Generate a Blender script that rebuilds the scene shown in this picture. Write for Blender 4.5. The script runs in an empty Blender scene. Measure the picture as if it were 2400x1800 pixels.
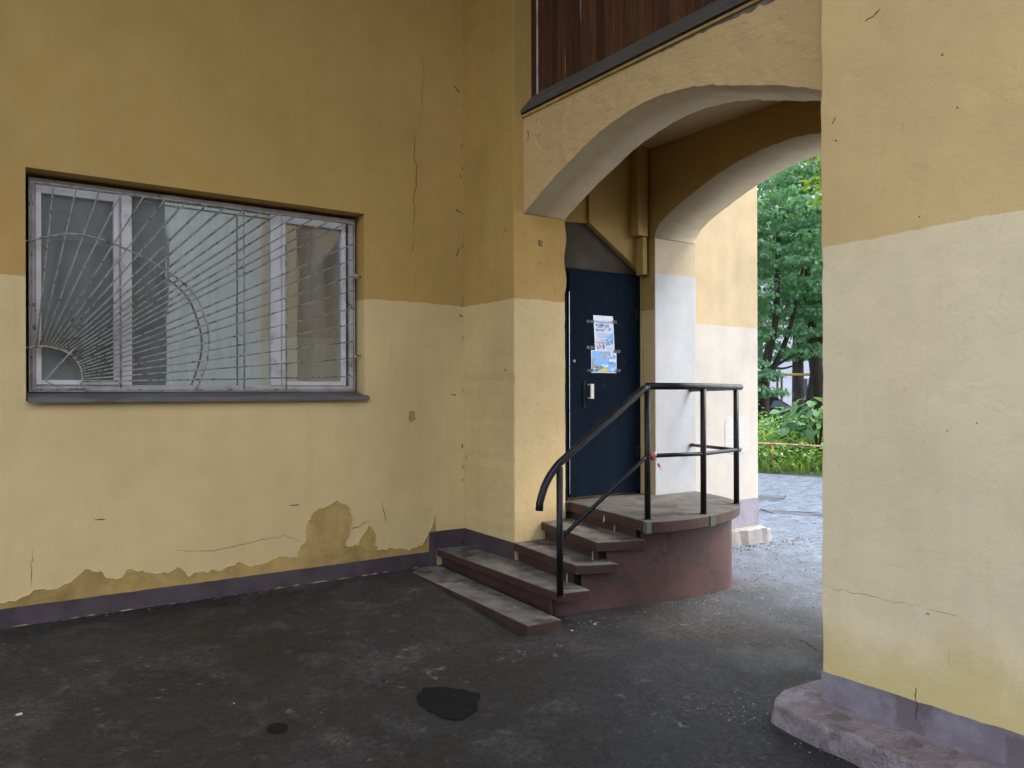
import bpy, bmesh, math, random
import numpy as np
from mathutils import Vector, Matrix
random.seed(7)
RNG = np.random.default_rng(11)
S = bpy.context.scene
COL = S.collection

# ------------------------------------------------------------ camera
hd, pt, ro = math.radians(55), math.radians(.046), math.radians(-.168)
fw = Vector((math.cos(hd)*math.cos(pt), math.sin(hd)*math.cos(pt), math.sin(pt)))
r0 = Vector((math.sin(hd), -math.cos(hd), 0)); u0 = r0.cross(fw)
rr = math.cos(ro)*r0+math.sin(ro)*u0; uu = rr.cross(fw)
cam = bpy.data.cameras.new('camera'); camo = bpy.data.objects.new('camera', cam); COL.objects.link(camo)
M = Matrix((rr, uu, -fw)).transposed().to_4x4(); M.translation = (0, 0, 1.58)
camo.matrix_world = M
cam.sensor_width = 36; cam.lens = 36*1700/2212; cam.shift_y = 18/2212
cam.clip_start = .05; cam.clip_end = 900
S.camera = camo

# ------------------------------------------------------------ sky, sun, exposure
SUN_EL, SUN_AZ = math.radians(58), math.radians(122)      # azimuth clockwise from +Y
w = bpy.data.worlds.new('World'); S.world = w; w.use_nodes = True
nt = w.node_tree; nt.nodes.clear()
sky = nt.nodes.new('ShaderNodeTexSky'); sky.sky_type = 'NISHITA'; sky.sun_disc = False
sky.sun_elevation = SUN_EL; sky.sun_rotation = SUN_AZ; sky.air_density = 1.0; sky.dust_density = 3.0; sky.ozone_density = 1.0
hs = nt.nodes.new('ShaderNodeHueSaturation'); hs.inputs['Saturation'].default_value = .6
bg = nt.nodes.new('ShaderNodeBackground'); bg.inputs['Strength'].default_value = .15
wo = nt.nodes.new('ShaderNodeOutputWorld')
nt.links.new(sky.outputs[0], hs.inputs['Color']); nt.links.new(hs.outputs[0], bg.inputs[0]); nt.links.new(bg.outputs[0], wo.inputs[0])
sun = bpy.data.lights.new('sun', 'SUN'); sun.energy = .5; sun.angle = math.radians(25); sun.color = (1, .96, .9)
suno = bpy.data.objects.new('sun', sun); COL.objects.link(suno)
sd = Vector((math.sin(SUN_AZ)*math.cos(SUN_EL), math.cos(SUN_AZ)*math.cos(SUN_EL), math.sin(SUN_EL)))
suno.rotation_euler = sd.to_track_quat('Z', 'Y').to_euler(); suno.location = (0, 0, 30)
S.view_settings.view_transform = 'Standard'; S.view_settings.look = 'None'
S.view_settings.gamma = 1; S.view_settings.exposure = 2.34; S.view_settings.use_curve_mapping = False
S.render.engine = 'CYCLES'
S.cycles.use_denoising = True
S.cycles.max_bounces = 10; S.cycles.diffuse_bounces = 6; S.cycles.transparent_max_bounces = 12
S.cycles.sample_clamp_indirect = 8

# ------------------------------------------------------------ helpers
class NT:
    def __init__(s, name):
        s.m = bpy.data.materials.new(name); s.m.use_nodes = True; s.t = s.m.node_tree
        s.b = s.t.nodes['Principled BSDF']; s.out = s.t.nodes['Material Output']
        s.pos = s.n('ShaderNodeNewGeometry').outputs['Position']
    def n(s, ty, **k):
        x = s.t.nodes.new(ty)
        for a, v in k.items(): setattr(x, a, v)
        return x
    def put(s, v, sock):
        if isinstance(v, bpy.types.NodeSocket): s.t.links.new(v, sock)
        elif isinstance(v, (tuple, list)): sock.default_value = (*v, 1)[:len(sock.default_value)]
        else: sock.default_value = v
    def noise(s, scale, detail=4, rough=.55, vec=None, stretch=None, dist=0):
        v = vec or s.pos
        if stretch:
            mp = s.n('ShaderNodeMapping'); mp.inputs['Scale'].default_value = stretch; s.put(v, mp.inputs[0]); v = mp.outputs[0]
        x = s.n('ShaderNodeTexNoise'); s.put(v, x.inputs['Vector'])
        x.inputs['Scale'].default_value = scale; x.inputs['Detail'].default_value = detail; x.inputs['Roughness'].default_value = rough
        x.inputs['Distortion'].default_value = dist
        return x.outputs['Fac']
    def voro(s, scale, feat='F1'):
        x = s.n('ShaderNodeTexVoronoi', feature=feat); s.put(s.pos, x.inputs['Vector']); x.inputs['Scale'].default_value = scale
        return x.outputs['Distance']
    def ramp(s, v, a, b, lo=0., hi=1., smooth=True):
        x = s.n('ShaderNodeMapRange', interpolation_type='SMOOTHSTEP' if smooth else 'LINEAR')
        s.put(v, x.inputs[0]); x.inputs[1].default_value = a; x.inputs[2].default_value = b
        x.inputs[3].default_value = lo; x.inputs[4].default_value = hi
        return x.outputs[0]
    def math(s, op, a, b=0.):
        x = s.n('ShaderNodeMath', operation=op); s.put(a, x.inputs[0]); s.put(b, x.inputs[1]); return x.outputs[0]
    def mix(s, f, a, b, mode='MIX'):
        x = s.n('ShaderNodeMix', data_type='RGBA', blend_type=mode)
        s.put(f, x.inputs[0]); s.put(a, x.inputs[6]); s.put(b, x.inputs[7]); return x.outputs[2]
    def xyz(s):
        x = s.n('ShaderNodeSeparateXYZ'); s.put(s.pos, x.inputs[0]); return x.outputs
    def bump(s, h, strength=.3, dist=.01, prev=None):
        x = s.n('ShaderNodeBump'); s.put(h, x.inputs['Height']); x.inputs['Strength'].default_value = strength; x.inputs['Distance'].default_value = dist
        if prev is not None: s.put(prev, x.inputs['Normal'])
        return x.outputs[0]
    def fin(s, col=None, rough=.8, spec=.3, nrm=None, metal=0.):
        if col is not None: s.put(col, s.b.inputs['Base Color'])
        s.put(rough, s.b.inputs['Roughness']); s.b.inputs['Specular IOR Level'].default_value = spec; s.put(metal, s.b.inputs['Metallic'])
        if nrm is not None: s.put(nrm, s.b.inputs['Normal'])
        return s.m

OCHRE = (.475, .29, .082); CREAM = (.64, .465, .22); PALE = (.60, .52, .40)
def plaster(name, line=2.4, up=OCHRE, low=CREAM, lump=.25, var=.14, stain=0., seed=0, wob=.03, tilt=0., dots=True):
    k = NT(name)
    mp = k.n('ShaderNodeMapping'); mp.inputs['Location'].default_value = (seed*3.7, seed*1.9, seed*.83); k.put(k.pos, mp.inputs[0])
    P = mp.outputs[0]; x, y, z = k.xyz()
    big = k.noise(.9, 3, .5, P); mid = k.noise(5, 5, .6, P); streak = k.noise(3, 4, .6, P, (1.6, 1.6, .22))
    fine = k.noise(60, 4, .6, P)
    if line is None: base = up
    else:
        zz = k.math('ADD', z, k.math('MULTIPLY', k.math('SUBTRACT', k.noise(1.7, 2, .5, P), .5), wob*2.4))
        zz = k.math('ADD', zz, k.math('MULTIPLY', k.math('SUBTRACT', k.noise(14, 4, .65, P), .5), wob*.9))
        if tilt: zz = k.math('ADD', zz, k.math('MULTIPLY', x, tilt))
        base = k.mix(k.ramp(zz, line-.003, line+.003), low, up)
    v = k.math('ADD', k.math('MULTIPLY', k.ramp(big, .3, .7), var), k.math('MULTIPLY', k.ramp(mid, .3, .75), var*.55))
    v = k.math('ADD', v, k.math('MULTIPLY', k.ramp(streak, .35, .75), var*.45))
    v = k.math('ADD', v, k.math('MULTIPLY', fine, .05))
    f = k.math('SUBTRACT', 1+var*.8, v)
    cc = k.n('ShaderNodeCombineColor'); [k.put(f, cc.inputs[i]) for i in range(3)]
    col = k.mix(1., base, cc.outputs[0], 'MULTIPLY')
    # warm blotches where the older yellow coat shows through
    col = k.mix(k.ramp(k.noise(1.3, 5, .62, P, (1, 1, .7)), .52, .75, 0, .14), col, (.50, .34, .13))
    rain = k.ramp(k.noise(2.2, 6, .7, P, (4.5, 4.5, .16)), .58, .76, 0, .09)
    col = k.mix(rain, col, (.22, .165, .085))
    if stain:   # damp yellowed foot of the wall, ragged top edge
        sz = k.math('ADD', z, k.math('MULTIPLY', k.math('SUBTRACT', k.noise(2.2, 4, .6, P), .5), .9))
        col = k.mix(k.ramp(sz, .52, .12, 0, stain), col, (.66, .50, .20))
    if dots:
        d = k.math('MULTIPLY', k.ramp(k.voro(5.2), .03, .012), k.ramp(k.noise(3.3, 2, .5, P), .5, .56))
        col = k.mix(k.math('MULTIPLY', d, .75), col, (.12, .085, .04))
        sc = k.noise(9, 3, .5, P, (1.2, 1.2, .25), 1.5)
        col = k.mix(k.ramp(k.math('ABSOLUTE', k.math('SUBTRACT', sc, .62)), .004, .0, 0, .22), col, (.2, .14, .07))
    n1 = k.bump(k.noise(4.5, 5, .55, P, None, .6), lump, .05)
    n2 = k.bump(k.noise(38, 5, .6, P), min(.22, lump*1.3), .012, n1)
    n3 = k.bump(k.noise(190, 3, .6, P), .25, .004, n2)
    return k.fin(col, k.ramp(mid, .3, .7, .62, .82), .28, n3)

def rough_mat(name, a, b, scale=8, rough=(.6, .9), spec=.3, bump=.3, fscale=80, metal=0., stretch=None, speck=None, bd=.01):
    k = NT(name)
    n = k.noise(scale, 6, .62, None, stretch); col = k.mix(k.ramp(n, .33, .68), a, b)
    if speck:
        col = k.mix(k.ramp(k.noise(speck[1], 4, .6, None, stretch), speck[2], speck[2]+.06, 0, speck[3]), col, speck[0])
    nr = k.bump(k.noise(fscale, 4, .6, None, stretch), bump, bd)
    nr = k.bump(n, bump*.6, bd*1.6, nr)
    return k.fin(col, k.ramp(n, .3, .7, *rough), spec, nr, metal)

M_ = {}
M_['wall'] = plaster('plaster_passage', 2.40, seed=1, lump=.14, var=.10)
M_['pier'] = plaster('plaster_left_pier', 2.392, seed=2, lump=.25)
M_['pillar'] = plaster('plaster_right_pier', 2.36, var=.10, up=(.74, .50, .215), low=(.86, .69, .425), seed=3, stain=.85, lump=.15)
M_['court'] = plaster('plaster_court', None, up=(.80, .76, .66), seed=12, dots=False)
M_['spandrel'] = plaster('plaster_spandrel', None, up=(.63, .42, .19), seed=4, lump=.55, var=.08, dots=False)
M_['soffit'] = plaster('plaster_soffit', None, up=(.56, .45, .28), seed=5, lump=.3, dots=False)
M_['inner'] = plaster('plaster_inner_shaded', 2.376, up=(.345, .215, .06), low=(.52, .38, .18), seed=6, lump=.25)  # ochre and cream darkened to paint in the vestibule's shade
M_['jamb'] = plaster('plaster_inner_jamb', 2.725, up=(.46, .37, .24), low=(.42, .43, .43), seed=7, lump=.05, wob=.02)
M_['outer'] = plaster('plaster_outer', 2.285, up=(.45, .355, .21), low=(.46, .43, .375), seed=8, lump=.06, wob=.012)
kk = M_['spandrel'].node_tree; nb = kk.nodes['Principled BSDF'].inputs['Normal'].links[0].from_node; first = nb
while first.inputs['Normal'].links: first = first.inputs['Normal'].links[0].from_node
gq = kk.nodes.new('ShaderNodeNewGeometry'); mq = kk.nodes.new('ShaderNodeMapping'); mq.inputs['Rotation'].default_value = (.7, 0, 0); mq.inputs['Scale'].default_value = (1, 4.5, 13)
nq = kk.nodes.new('ShaderNodeTexNoise'); nq.inputs['Scale'].default_value = 1.0; nq.inputs['Detail'].default_value = 5; nq.inputs['Distortion'].default_value = 1.2
bq = kk.nodes.new('ShaderNodeBump'); bq.inputs['Strength'].default_value = .24; bq.inputs['Distance'].default_value = .05
kk.links.new(gq.outputs['Position'], mq.inputs[0]); kk.links.new(mq.outputs[0], nq.inputs['Vector']); kk.links.new(nq.outputs['Fac'], bq.inputs['Height']); kk.links.new(bq.outputs[0], first.inputs['Normal'])
M_['ochre'] = plaster('ochre_old_paint', None, up=(.415, .265, .085), seed=9, lump=.6, var=.5, dots=False)
M_['ceil'] = plaster('plaster_ceiling', None, up=(.50, .37, .20), seed=10, lump=.3, dots=False)
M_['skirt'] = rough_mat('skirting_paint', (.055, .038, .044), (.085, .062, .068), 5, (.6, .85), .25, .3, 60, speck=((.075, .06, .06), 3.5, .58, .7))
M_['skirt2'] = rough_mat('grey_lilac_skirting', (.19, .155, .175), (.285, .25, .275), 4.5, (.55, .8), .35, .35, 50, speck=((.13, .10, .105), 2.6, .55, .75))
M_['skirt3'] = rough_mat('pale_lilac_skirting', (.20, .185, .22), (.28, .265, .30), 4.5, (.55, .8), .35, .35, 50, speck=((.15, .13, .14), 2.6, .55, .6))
M_['kerb'] = rough_mat('kerb_concrete', (.19, .15, .15), (.29, .25, .255), 6, (.55, .85), .35, .6, 48, speck=((.13, .10, .09), 5, .56, .7), bd=.03)
M_['stone'] = rough_mat('broken_stone', (.21, .195, .185), (.30, .28, .265), 5, (.6, .85), .3, .3, 30, speck=((.12, .10, .08), 6, .6, .9), bd=.02)
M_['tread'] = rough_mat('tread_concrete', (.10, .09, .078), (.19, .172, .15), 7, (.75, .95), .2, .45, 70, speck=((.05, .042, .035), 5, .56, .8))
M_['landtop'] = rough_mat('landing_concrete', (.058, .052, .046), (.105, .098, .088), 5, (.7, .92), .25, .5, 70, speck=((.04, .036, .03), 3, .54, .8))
M_['redpaint'] = rough_mat('red_oxide_paint', (.046, .022, .018), (.072, .034, .028), 5, (.5, .75), .3, .3, 50, speck=((.05, .024, .018), 4, .62, .8))
M_['redbase'] = rough_mat('red_base_paint', (.066, .031, .028), (.094, .049, .044), 3, (.5, .75), .35, .25, 40, speck=((.045, .034, .03), 4.2, .55, .75))
M_['green'] = rough_mat('grey_green_paint', (.08, .095, .07), (.11, .12, .09), 9)
M_['chip'] = rough_mat('bare_plaster_chip', (.26, .21, .16), (.34, .28, .21), 20)
M_['rail'] = rough_mat('black_gloss_paint', (.006, .006, .008), (.013, .011, .013), 14, (.35, .55), .35, .12, 60, speck=((.05, .026, .016), 22, .61, .75))
M_['rust'] = rough_mat('rust', (.16, .065, .025), (.24, .12, .06), 30, (.7, .95))
M_['door'] = rough_mat('navy_door_paint', (.0045, .0085, .0155), (.007, .0125, .021), 3, (.6, .75), .025, .16, 14, stretch=(1, 1, .25), speck=((.022, .028, .036), 30, .63, .6))
M_['black'] = rough_mat('dark_gap', (.006, .006, .007), (.01, .009, .009), 9)
M_['brown'] = rough_mat('dark_brown_board', (.034, .024, .014), (.05, .036, .022), 4, (.6, .85), .3, .2, 40)
M_['chrome'] = rough_mat('worn_steel', (.55, .55, .53), (.7, .7, .68), 20, (.25, .45), .5, .1, 50, metal=1.)
M_['upvc'] = rough_mat('window_plastic', (.57, .53, .52), (.70, .655, .645), 3, (.4, .6), .4, .08, 40, speck=((.36, .31, .29), 5, .6, .6))
M_['upvcdirty'] = rough_mat('dirty_frame', (.36, .33, .31), (.52, .48, .47), 6, (.6, .85), .3, .2, 40, speck=((.16, .12, .09), 10, .6, .8))
M_['bar'] = rough_mat('grille_steel', (.23, .205, .175), (.38, .345, .30), 24, (.5, .8), .4, .2, 90, speck=((.085, .04, .02), 32, .56, .9))
M_['zinc'] = rough_mat('zinc_sill', (.09, .08, .075), (.17, .16, .16), 7, (.4, .65), .5, .15, 40, metal=.4, stretch=(.4, 1, 1))
M_['sillboard'] = rough_mat('grey_board', (.075, .063, .052), (.11, .095, .08), 4, (.6, .85), .3, .2, 40, stretch=(3, .3, 3))
M_['crack'] = rough_mat('crack_dark', (.085, .06, .03), (.13, .092, .048), 20)
M_['tar'] = rough_mat('fresh_tar', (.004, .004, .004), (.009, .0085, .008), 9, (.75, .95), .18, .9, 85, speck=((.03, .028, .026), 95, .62, .7), bd=.03)
M_['tar2'] = rough_mat('road_tar', (.05, .055, .068), (.085, .09, .11), 12, (.35, .55), .5, .8, 120, bd=.02)
M_['paper'] = rough_mat('grubby_paper', (.34, .33, .31), (.46, .45, .43), 12, (.6, .8))
def flat(name, c, r=.5, spec=.4):
    k = NT(name); return k.fin(k.mix(k.ramp(k.noise(25, 3), .3, .7), tuple(v*.93 for v in c), tuple(min(1, v*1.05) for v in c)), r, spec)

def worn_edges(m, bare, rad=.02):
    t = m.node_tree; b = t.nodes['Principled BSDF']; old = b.inputs['Base Color'].links[0].from_socket
    be = t.nodes.new('ShaderNodeBevel'); be.samples = 4; be.inputs['Radius'].default_value = rad
    ge = t.nodes.new('ShaderNodeNewGeometry'); d = t.nodes.new('ShaderNodeVectorMath'); d.operation = 'DOT_PRODUCT'
    t.links.new(be.outputs[0], d.inputs[0]); t.links.new(ge.outputs['Normal'], d.inputs[1])
    no = t.nodes.new('ShaderNodeTexNoise'); t.links.new(ge.outputs['Position'], no.inputs['Vector']); no.inputs['Scale'].default_value = 26; no.inputs['Detail'].default_value = 5
    su = t.nodes.new('ShaderNodeMath'); su.operation = 'SUBTRACT'; su.inputs[0].default_value = 1; t.links.new(d.outputs['Value'], su.inputs[1])
    mu_ = t.nodes.new('ShaderNodeMath'); mu_.operation = 'MULTIPLY'; t.links.new(su.outputs[0], mu_.inputs[0]); t.links.new(no.outputs['Fac'], mu_.inputs[1])
    mr = t.nodes.new('ShaderNodeMapRange'); mr.inputs[1].default_value = .04; mr.inputs[2].default_value = .11; mr.inputs[4].default_value = .75; t.links.new(mu_.outputs[0], mr.inputs[0])
    mi = t.nodes.new('ShaderNodeMix'); mi.data_type = 'RGBA'; t.links.new(mr.outputs[0], mi.inputs[0]); t.links.new(old, mi.inputs[6]); mi.inputs[7].default_value = (*bare, 1)
    t.links.new(mi.outputs[2], b.inputs['Base Color'])
worn_edges(M_['redpaint'], (.13, .115, .10)); worn_edges(M_['kerb'], (.33, .29, .28), .03)
def wood_mat(i):
    k = NT('stained_plank_%d' % i)
    g = k.noise(3.2, 7, .65, None, (9, 9, .55), .8); f = k.noise(14, 5, .6, None, (12, 12, .3))
    sh = [1, .68, 1.3, .85, 1.12][i]
    a = tuple(v*sh for v in (.055, .019, .007)); b = tuple(v*sh for v in (.105, .042, .017))
    col = k.mix(k.ramp(g, .3, .7), a, b); col = k.mix(k.ramp(f, .5, .72, 0, .5), col, (.11, .055, .026))
    return k.fin(col, k.ramp(g, .3, .7, .6, .8), .2, k.bump(f, .3, .006))
WOOD = [wood_mat(i) for i in range(5)]

def glass_mat():
    k = NT('window_glass'); t = k.t; t.nodes.remove(k.b)
    gl = k.n('ShaderNodeBsdfGlossy'); gl.inputs['Roughness'].default_value = .02; gl.inputs['Color'].default_value = (.95, 1, .97, 1)
    k.put(k.bump(k.noise(2.6, 3, .45, None, (2.2, 1, .16)), .045, .02), gl.inputs['Normal'])
    tr = k.n('ShaderNodeBsdfTransparent'); tr.inputs['Color'].default_value = (.72, .76, .73, 1)
    fr = k.n('ShaderNodeFresnel'); fr.inputs['IOR'].default_value = 1.5
    mx = k.n('ShaderNodeMixShader'); k.put(k.math('MULTIPLY', fr.outputs[0], 8), mx.inputs[0])
    k.put(tr.outputs[0], mx.inputs[1]); k.put(gl.outputs[0], mx.inputs[2]); df = k.n('ShaderNodeBsdfDiffuse'); df.inputs[0].default_value = (.55, .57, .52, 1)
    mz = k.n('ShaderNodeMixShader'); k.put(k.ramp(k.noise(1.5, 6, .65, None, (4, 1, .3)), .3, .75, .12, .36), mz.inputs[0])
    k.put(mx.outputs[0], mz.inputs[1]); k.put(df.outputs[0], mz.inputs[2]); k.put(mz.outputs[0], k.out.inputs[0])
    return k.m
M_['glass'] = glass_mat()

def ground_mat():
    k = NT('worn_asphalt'); x, y, z = k.xyz()
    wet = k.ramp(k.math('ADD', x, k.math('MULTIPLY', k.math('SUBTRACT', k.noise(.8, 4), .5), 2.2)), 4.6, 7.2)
    big = k.noise(.5, 4, .6); mid = k.noise(1.7, 9, .72, None, None, .25); fine = k.noise(22, 6, .75); grit = k.noise(150, 3, .75)
    col = k.mix(k.ramp(big, .35, .68), (.0135, .0125, .011), (.027, .0255, .0235))
    dust = k.math('MULTIPLY', k.ramp(mid, .47, .66), k.ramp(fine, .30, .62, .35, 1))
    col = k.mix(k.math('MULTIPLY', dust, .62), col, (.086, .076, .065))
    col = k.mix(k.ramp(k.noise(2.9, 8, .75, None, (1, .7, 1), .3), .56, .66, 0, .65), col, (.013, .0115, .0105))
    col = k.mix(k.ramp(fine, .58, .74, 0, .55), col, (.075, .067, .06))
    col = k.mix(k.math('MULTIPLY', k.ramp(k.noise(9, 8, .8), .585, .65), k.ramp(k.noise(1.1, 3), .46, .58, .12, .95)), col, (.15, .138, .125))
    col = k.mix(k.math('MULTIPLY', k.ramp(grit, .58, .78), .5), col, (.095, .09, .083))
    col = k.mix(k.math('MULTIPLY', k.ramp(grit, .42, .25), .6), col, (.008, .007, .007))
    vr = k.n('ShaderNodeTexVoronoi'); k.put(k.pos, vr.inputs['Vector']); vr.inputs['Scale'].default_value = 52
    sp = k.n('ShaderNodeSeparateColor'); k.put(vr.outputs['Color'], sp.inputs[0])
    cv = k.n('ShaderNodeCombineColor'); gv = k.ramp(sp.outputs[0], 0, 1, .52, 1.38, False); [k.put(gv, cv.inputs[i]) for i in range(3)]
    col = k.mix(.8, col, k.mix(1., col, cv.outputs[0], 'MULTIPLY'))
    nv = k.n('ShaderNodeTexNoise'); k.put(k.pos, nv.inputs['Vector']); nv.inputs['Scale'].default_value = 2.4; nv.inputs['Detail'].default_value = 5
    av = k.n('ShaderNodeVectorMath', operation='MULTIPLY_ADD'); k.put(nv.outputs['Color'], av.inputs[0]); av.inputs[1].default_value = (.6, .6, .6); k.put(k.pos, av.inputs[2])
    ve = k.n('ShaderNodeTexVoronoi', feature='DISTANCE_TO_EDGE'); k.put(av.outputs[0], ve.inputs['Vector']); ve.inputs['Scale'].default_value = .62
    crk = k.math('MULTIPLY', k.ramp(ve.outputs['Distance'], .010, .003), k.ramp(k.noise(.7, 3), .585, .65))
    col = k.mix(k.math('MULTIPLY', crk, .85), col, (.009, .008, .008))
    pit = k.math('MULTIPLY', k.ramp(k.voro(6.5), .085, .03), k.ramp(k.noise(1.9, 3), .5, .58))
    col = k.mix(k.math('MULTIPLY', pit, .8), col, (.014, .013, .012))
    wet_sheen = k.mix(k.ramp(k.noise(6, 8, .8), .42, .6), (.078, .096, .13), (.13, .158, .21))  # blue sky sheen painted into the wet asphalt colour
    wet_sheen = k.mix(k.math('MULTIPLY', k.ramp(k.noise(18, 6, .8), .50, .66), .65), wet_sheen, (.22, .265, .34))
    col = k.mix(wet, col, wet_sheen)
    rdry = k.ramp(mid, .35, .65, .5, .9); rwet = k.ramp(k.noise(7, 7, .8), .38, .62, .22, .55)
    rg = k.n('ShaderNodeMix'); k.put(wet, rg.inputs[0]); k.put(rdry, rg.inputs[2]); k.put(rwet, rg.inputs[3])
    nr = k.bump(k.math('SUBTRACT', fine, k.math('ADD', k.math('MULTIPLY', pit, .5), crk)), .6, .02)
    nr = k.bump(k.noise(55, 4, .7), .55, .012, nr)
    nr = k.bump(k.noise(180, 3, .7), .5, .006, nr)
    nr = k.bump(k.math('MULTIPLY', k.noise(14, 6, .8), wet), .7, .03, nr)
    m = k.fin(col, rg.outputs[0], .3, nr); k.put(k.ramp(wet, 0, 1, .35, .6), k.b.inputs['Specular IOR Level']); return m
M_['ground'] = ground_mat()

ROOF_Y = 1.9  # unseen roof edge, shaped to set how much light reaches the pillar
def wloc(o):
    v = Vector((0, 0, 0))
    while o: v += o.location; o = o.parent
    return v
def tag(o, label=None, cat=None, group=None, kind=None):
    for k, v in (('label', label), ('category', cat), ('group', group), ('kind', kind)):
        if v: o[k] = v
    return o
def thing(name, loc, label, cat, group=None):
    o = bpy.data.objects.new(name, None); COL.objects.link(o); o.location = loc; o.empty_display_size = .2
    return tag(o, label, cat, group)
class MB:
    def __init__(s): s.v = []; s.f = []; s.mi = []; s.sm = []
    def add(s, vs, fs, mi=0, sm=False):
        b = len(s.v); s.v += [tuple(p) for p in vs]
        for f in fs: s.f.append([i+b for i in f]); s.mi.append(mi); s.sm.append(sm)
        return s
    def box(s, x0, x1, y0, y1, z0, z1, mi=0):
        v = [(x, y, z) for z in (z0, z1) for y in (y0, y1) for x in (x0, x1)]
        return s.add(v, [(0, 2, 3, 1), (4, 5, 7, 6), (0, 1, 5, 4), (2, 6, 7, 3), (0, 4, 6, 2), (1, 3, 7, 5)], mi)
    def prism(s, base, top, mi=0, mtop=None, mbot=None, sm=False, mside=None):
        n = len(base); v = list(base)+list(top)
        s.add(v, [list(range(n))[::-1]], mi if mbot is None else mbot); b = len(s.v)-2*n
        s.f.append([b+n+i for i in range(n)]); s.mi.append(mi if mtop is None else mtop); s.sm.append(False)
        for i in range(n):
            j = (i+1) % n; s.f.append([b+i, b+j, b+n+j, b+n+i]); s.mi.append(mi if mside is None else mside[i]); s.sm.append(sm)
        return s
    def slab(s, poly, z0, z1, mi=0, mtop=None, mbot=None):
        a = sum(poly[i][0]*poly[(i+1) % len(poly)][1]-poly[(i+1) % len(poly)][0]*poly[i][1] for i in range(len(poly)))
        if a < 0: poly = poly[::-1]
        f0 = (lambda p: z0(p)) if callable(z0) else (lambda p: z0); f1 = (lambda p: z1(p)) if callable(z1) else (lambda p: z1)
        return s.prism([(p[0], p[1], f0(p)) for p in poly], [(p[0], p[1], f1(p)) for p in poly], mi, mtop, mbot)
    def tube(s, pts, r, seg=8, mi=0, cap=True):
        pts = [Vector(p) for p in pts]; n = len(pts); rs = r if isinstance(r, (list, tuple)) else [r]*n
        vs = []; up = None
        for i, p in enumerate(pts):
            d = (pts[min(i+1, n-1)]-pts[max(i-1, 0)]).normalized()
            if up is None: up = Vector((0, 0, 1)) if abs(d.z) < .9 else Vector((1, 0, 0))
            a = d.cross(up).normalized(); b = a.cross(d).normalized(); up = b
            for k in range(seg):
                t = 2*math.pi*k/seg; vs.append(p+(a*math.cos(t)+b*math.sin(t))*rs[i])
        fs = [(i*seg+k, i*seg+(k+1) % seg, (i+1)*seg+(k+1) % seg, (i+1)*seg+k) for i in range(n-1) for k in range(seg)]
        s.add(vs, fs, mi, True)
        if cap:
            b = len(s.v)-len(vs)
            s.f += [[b+k for k in range(seg)][::-1], [b+(n-1)*seg+k for k in range(seg)]]; s.mi += [mi, mi]; s.sm += [False, False]
        return s
    def build(s, name, mats, parent=None, origin=None, bevel=0, label=None, cat=None, group=None, kind=None, fix=True):
        off = wloc(parent) if parent else Vector(origin or (0, 0, 0))
        me = bpy.data.meshes.new(name)
        me.from_pydata([(a-off.x, b-off.y, c-off.z) for a, b, c in s.v], [], s.f)
        for m in (mats if isinstance(mats, (list, tuple)) else [mats]): me.materials.append(m)
        me.polygons.foreach_set('material_index', s.mi); me.polygons.foreach_set('use_smooth', s.sm)
        if fix:
            bm = bmesh.new(); bm.from_mesh(me); bmesh.ops.recalc_face_normals(bm, faces=bm.faces); bm.to_mesh(me); bm.free()
        o = bpy.data.objects.new(name, me); COL.objects.link(o)
        if parent: o.parent = parent
        else: o.location = off
        if bevel:
            md = o.modifiers.new('edge', 'BEVEL'); md.width = bevel; md.segments = 2; md.limit_method = 'ANGLE'; md.angle_limit = math.radians(40)
        return tag(o, label, cat, group, kind)
def bez(pts, n=8):      # Catmull-Rom through the points
    out = []; P = [np.array(p, float) for p in pts]
    for i in range(len(P)-1):
        a, b, c, d = P[max(i-1, 0)], P[i], P[i+1], P[min(i+2, len(P)-1)]
        for k in range(n):
            t = k/n; out.append(tuple(.5*((2*b)+(-a+c)*t+(2*a-5*b+4*c-d)*t*t+(-a+3*b-3*c+d)*t**3)))
    out.append(tuple(P[-1])); return out
def ragged(pts, step=.03, amp=.008):
    out = []
    for i in range(len(pts)-1):
        a, b = np.array(pts[i]), np.array(pts[i+1]); n = max(1, int(np.linalg.norm(b-a)/step))
        for k in range(n):
            q = a+(b-a)*k/n; out.append(tuple(q+(RNG.normal(0, amp, len(q)) if k else 0)))
    out.append(tuple(pts[-1])); return out

def gz(x, y):           # the paving falls from the left wall towards the drive
    z = float(np.interp(y, [-2, 0, 2.5, 4.3, 5.4, 6.33], [-.24, -.235, -.18, -.07, -.03, 0]))
    t = min(1, max(0, (x-5.2)/2.5)); return z*(1-t)+(-.05)*t

# ------------------------------------------------------------ ground, sky-lit open land
xs = list(np.arange(-8, 12.01, .5))+[14, 18, 26, 45, 90, 200, 500]; xs = [-400, -120, -40, -16]+xs
ys = [-400, -120, -40, -16, -8, -5]+list(np.arange(-3, 12.01, .3))+[14, 18, 26, 45, 90, 200, 500]
g = MB(); nx = len(xs)
g.add([(x, y, gz(x, y)) for y in ys for x in xs], [(j*nx+i, j*nx+i+1, (j+1)*nx+i+1, (j+1)*nx+i) for j in range(len(ys)-1) for i in range(nx-1)], 0, True)
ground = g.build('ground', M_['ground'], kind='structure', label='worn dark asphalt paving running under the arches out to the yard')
def patch(name, pts, mat, h=.004, parent=ground, amp=.01):
    pts = ragged(pts+[pts[0]], .04, amp)[:-1]
    MB().slab(pts, lambda p: gz(*p)-.01, lambda p: gz(*p)+h).build(name, mat, parent)
patch('tar_patch', [(2.02, 3.77), (2.06, 3.87), (2.14, 3.95), (2.26, 3.89), (2.375, 3.72), (2.26, 3.56), (2.13, 3.50), (2.045, 3.585)], M_['tar'])
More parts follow.
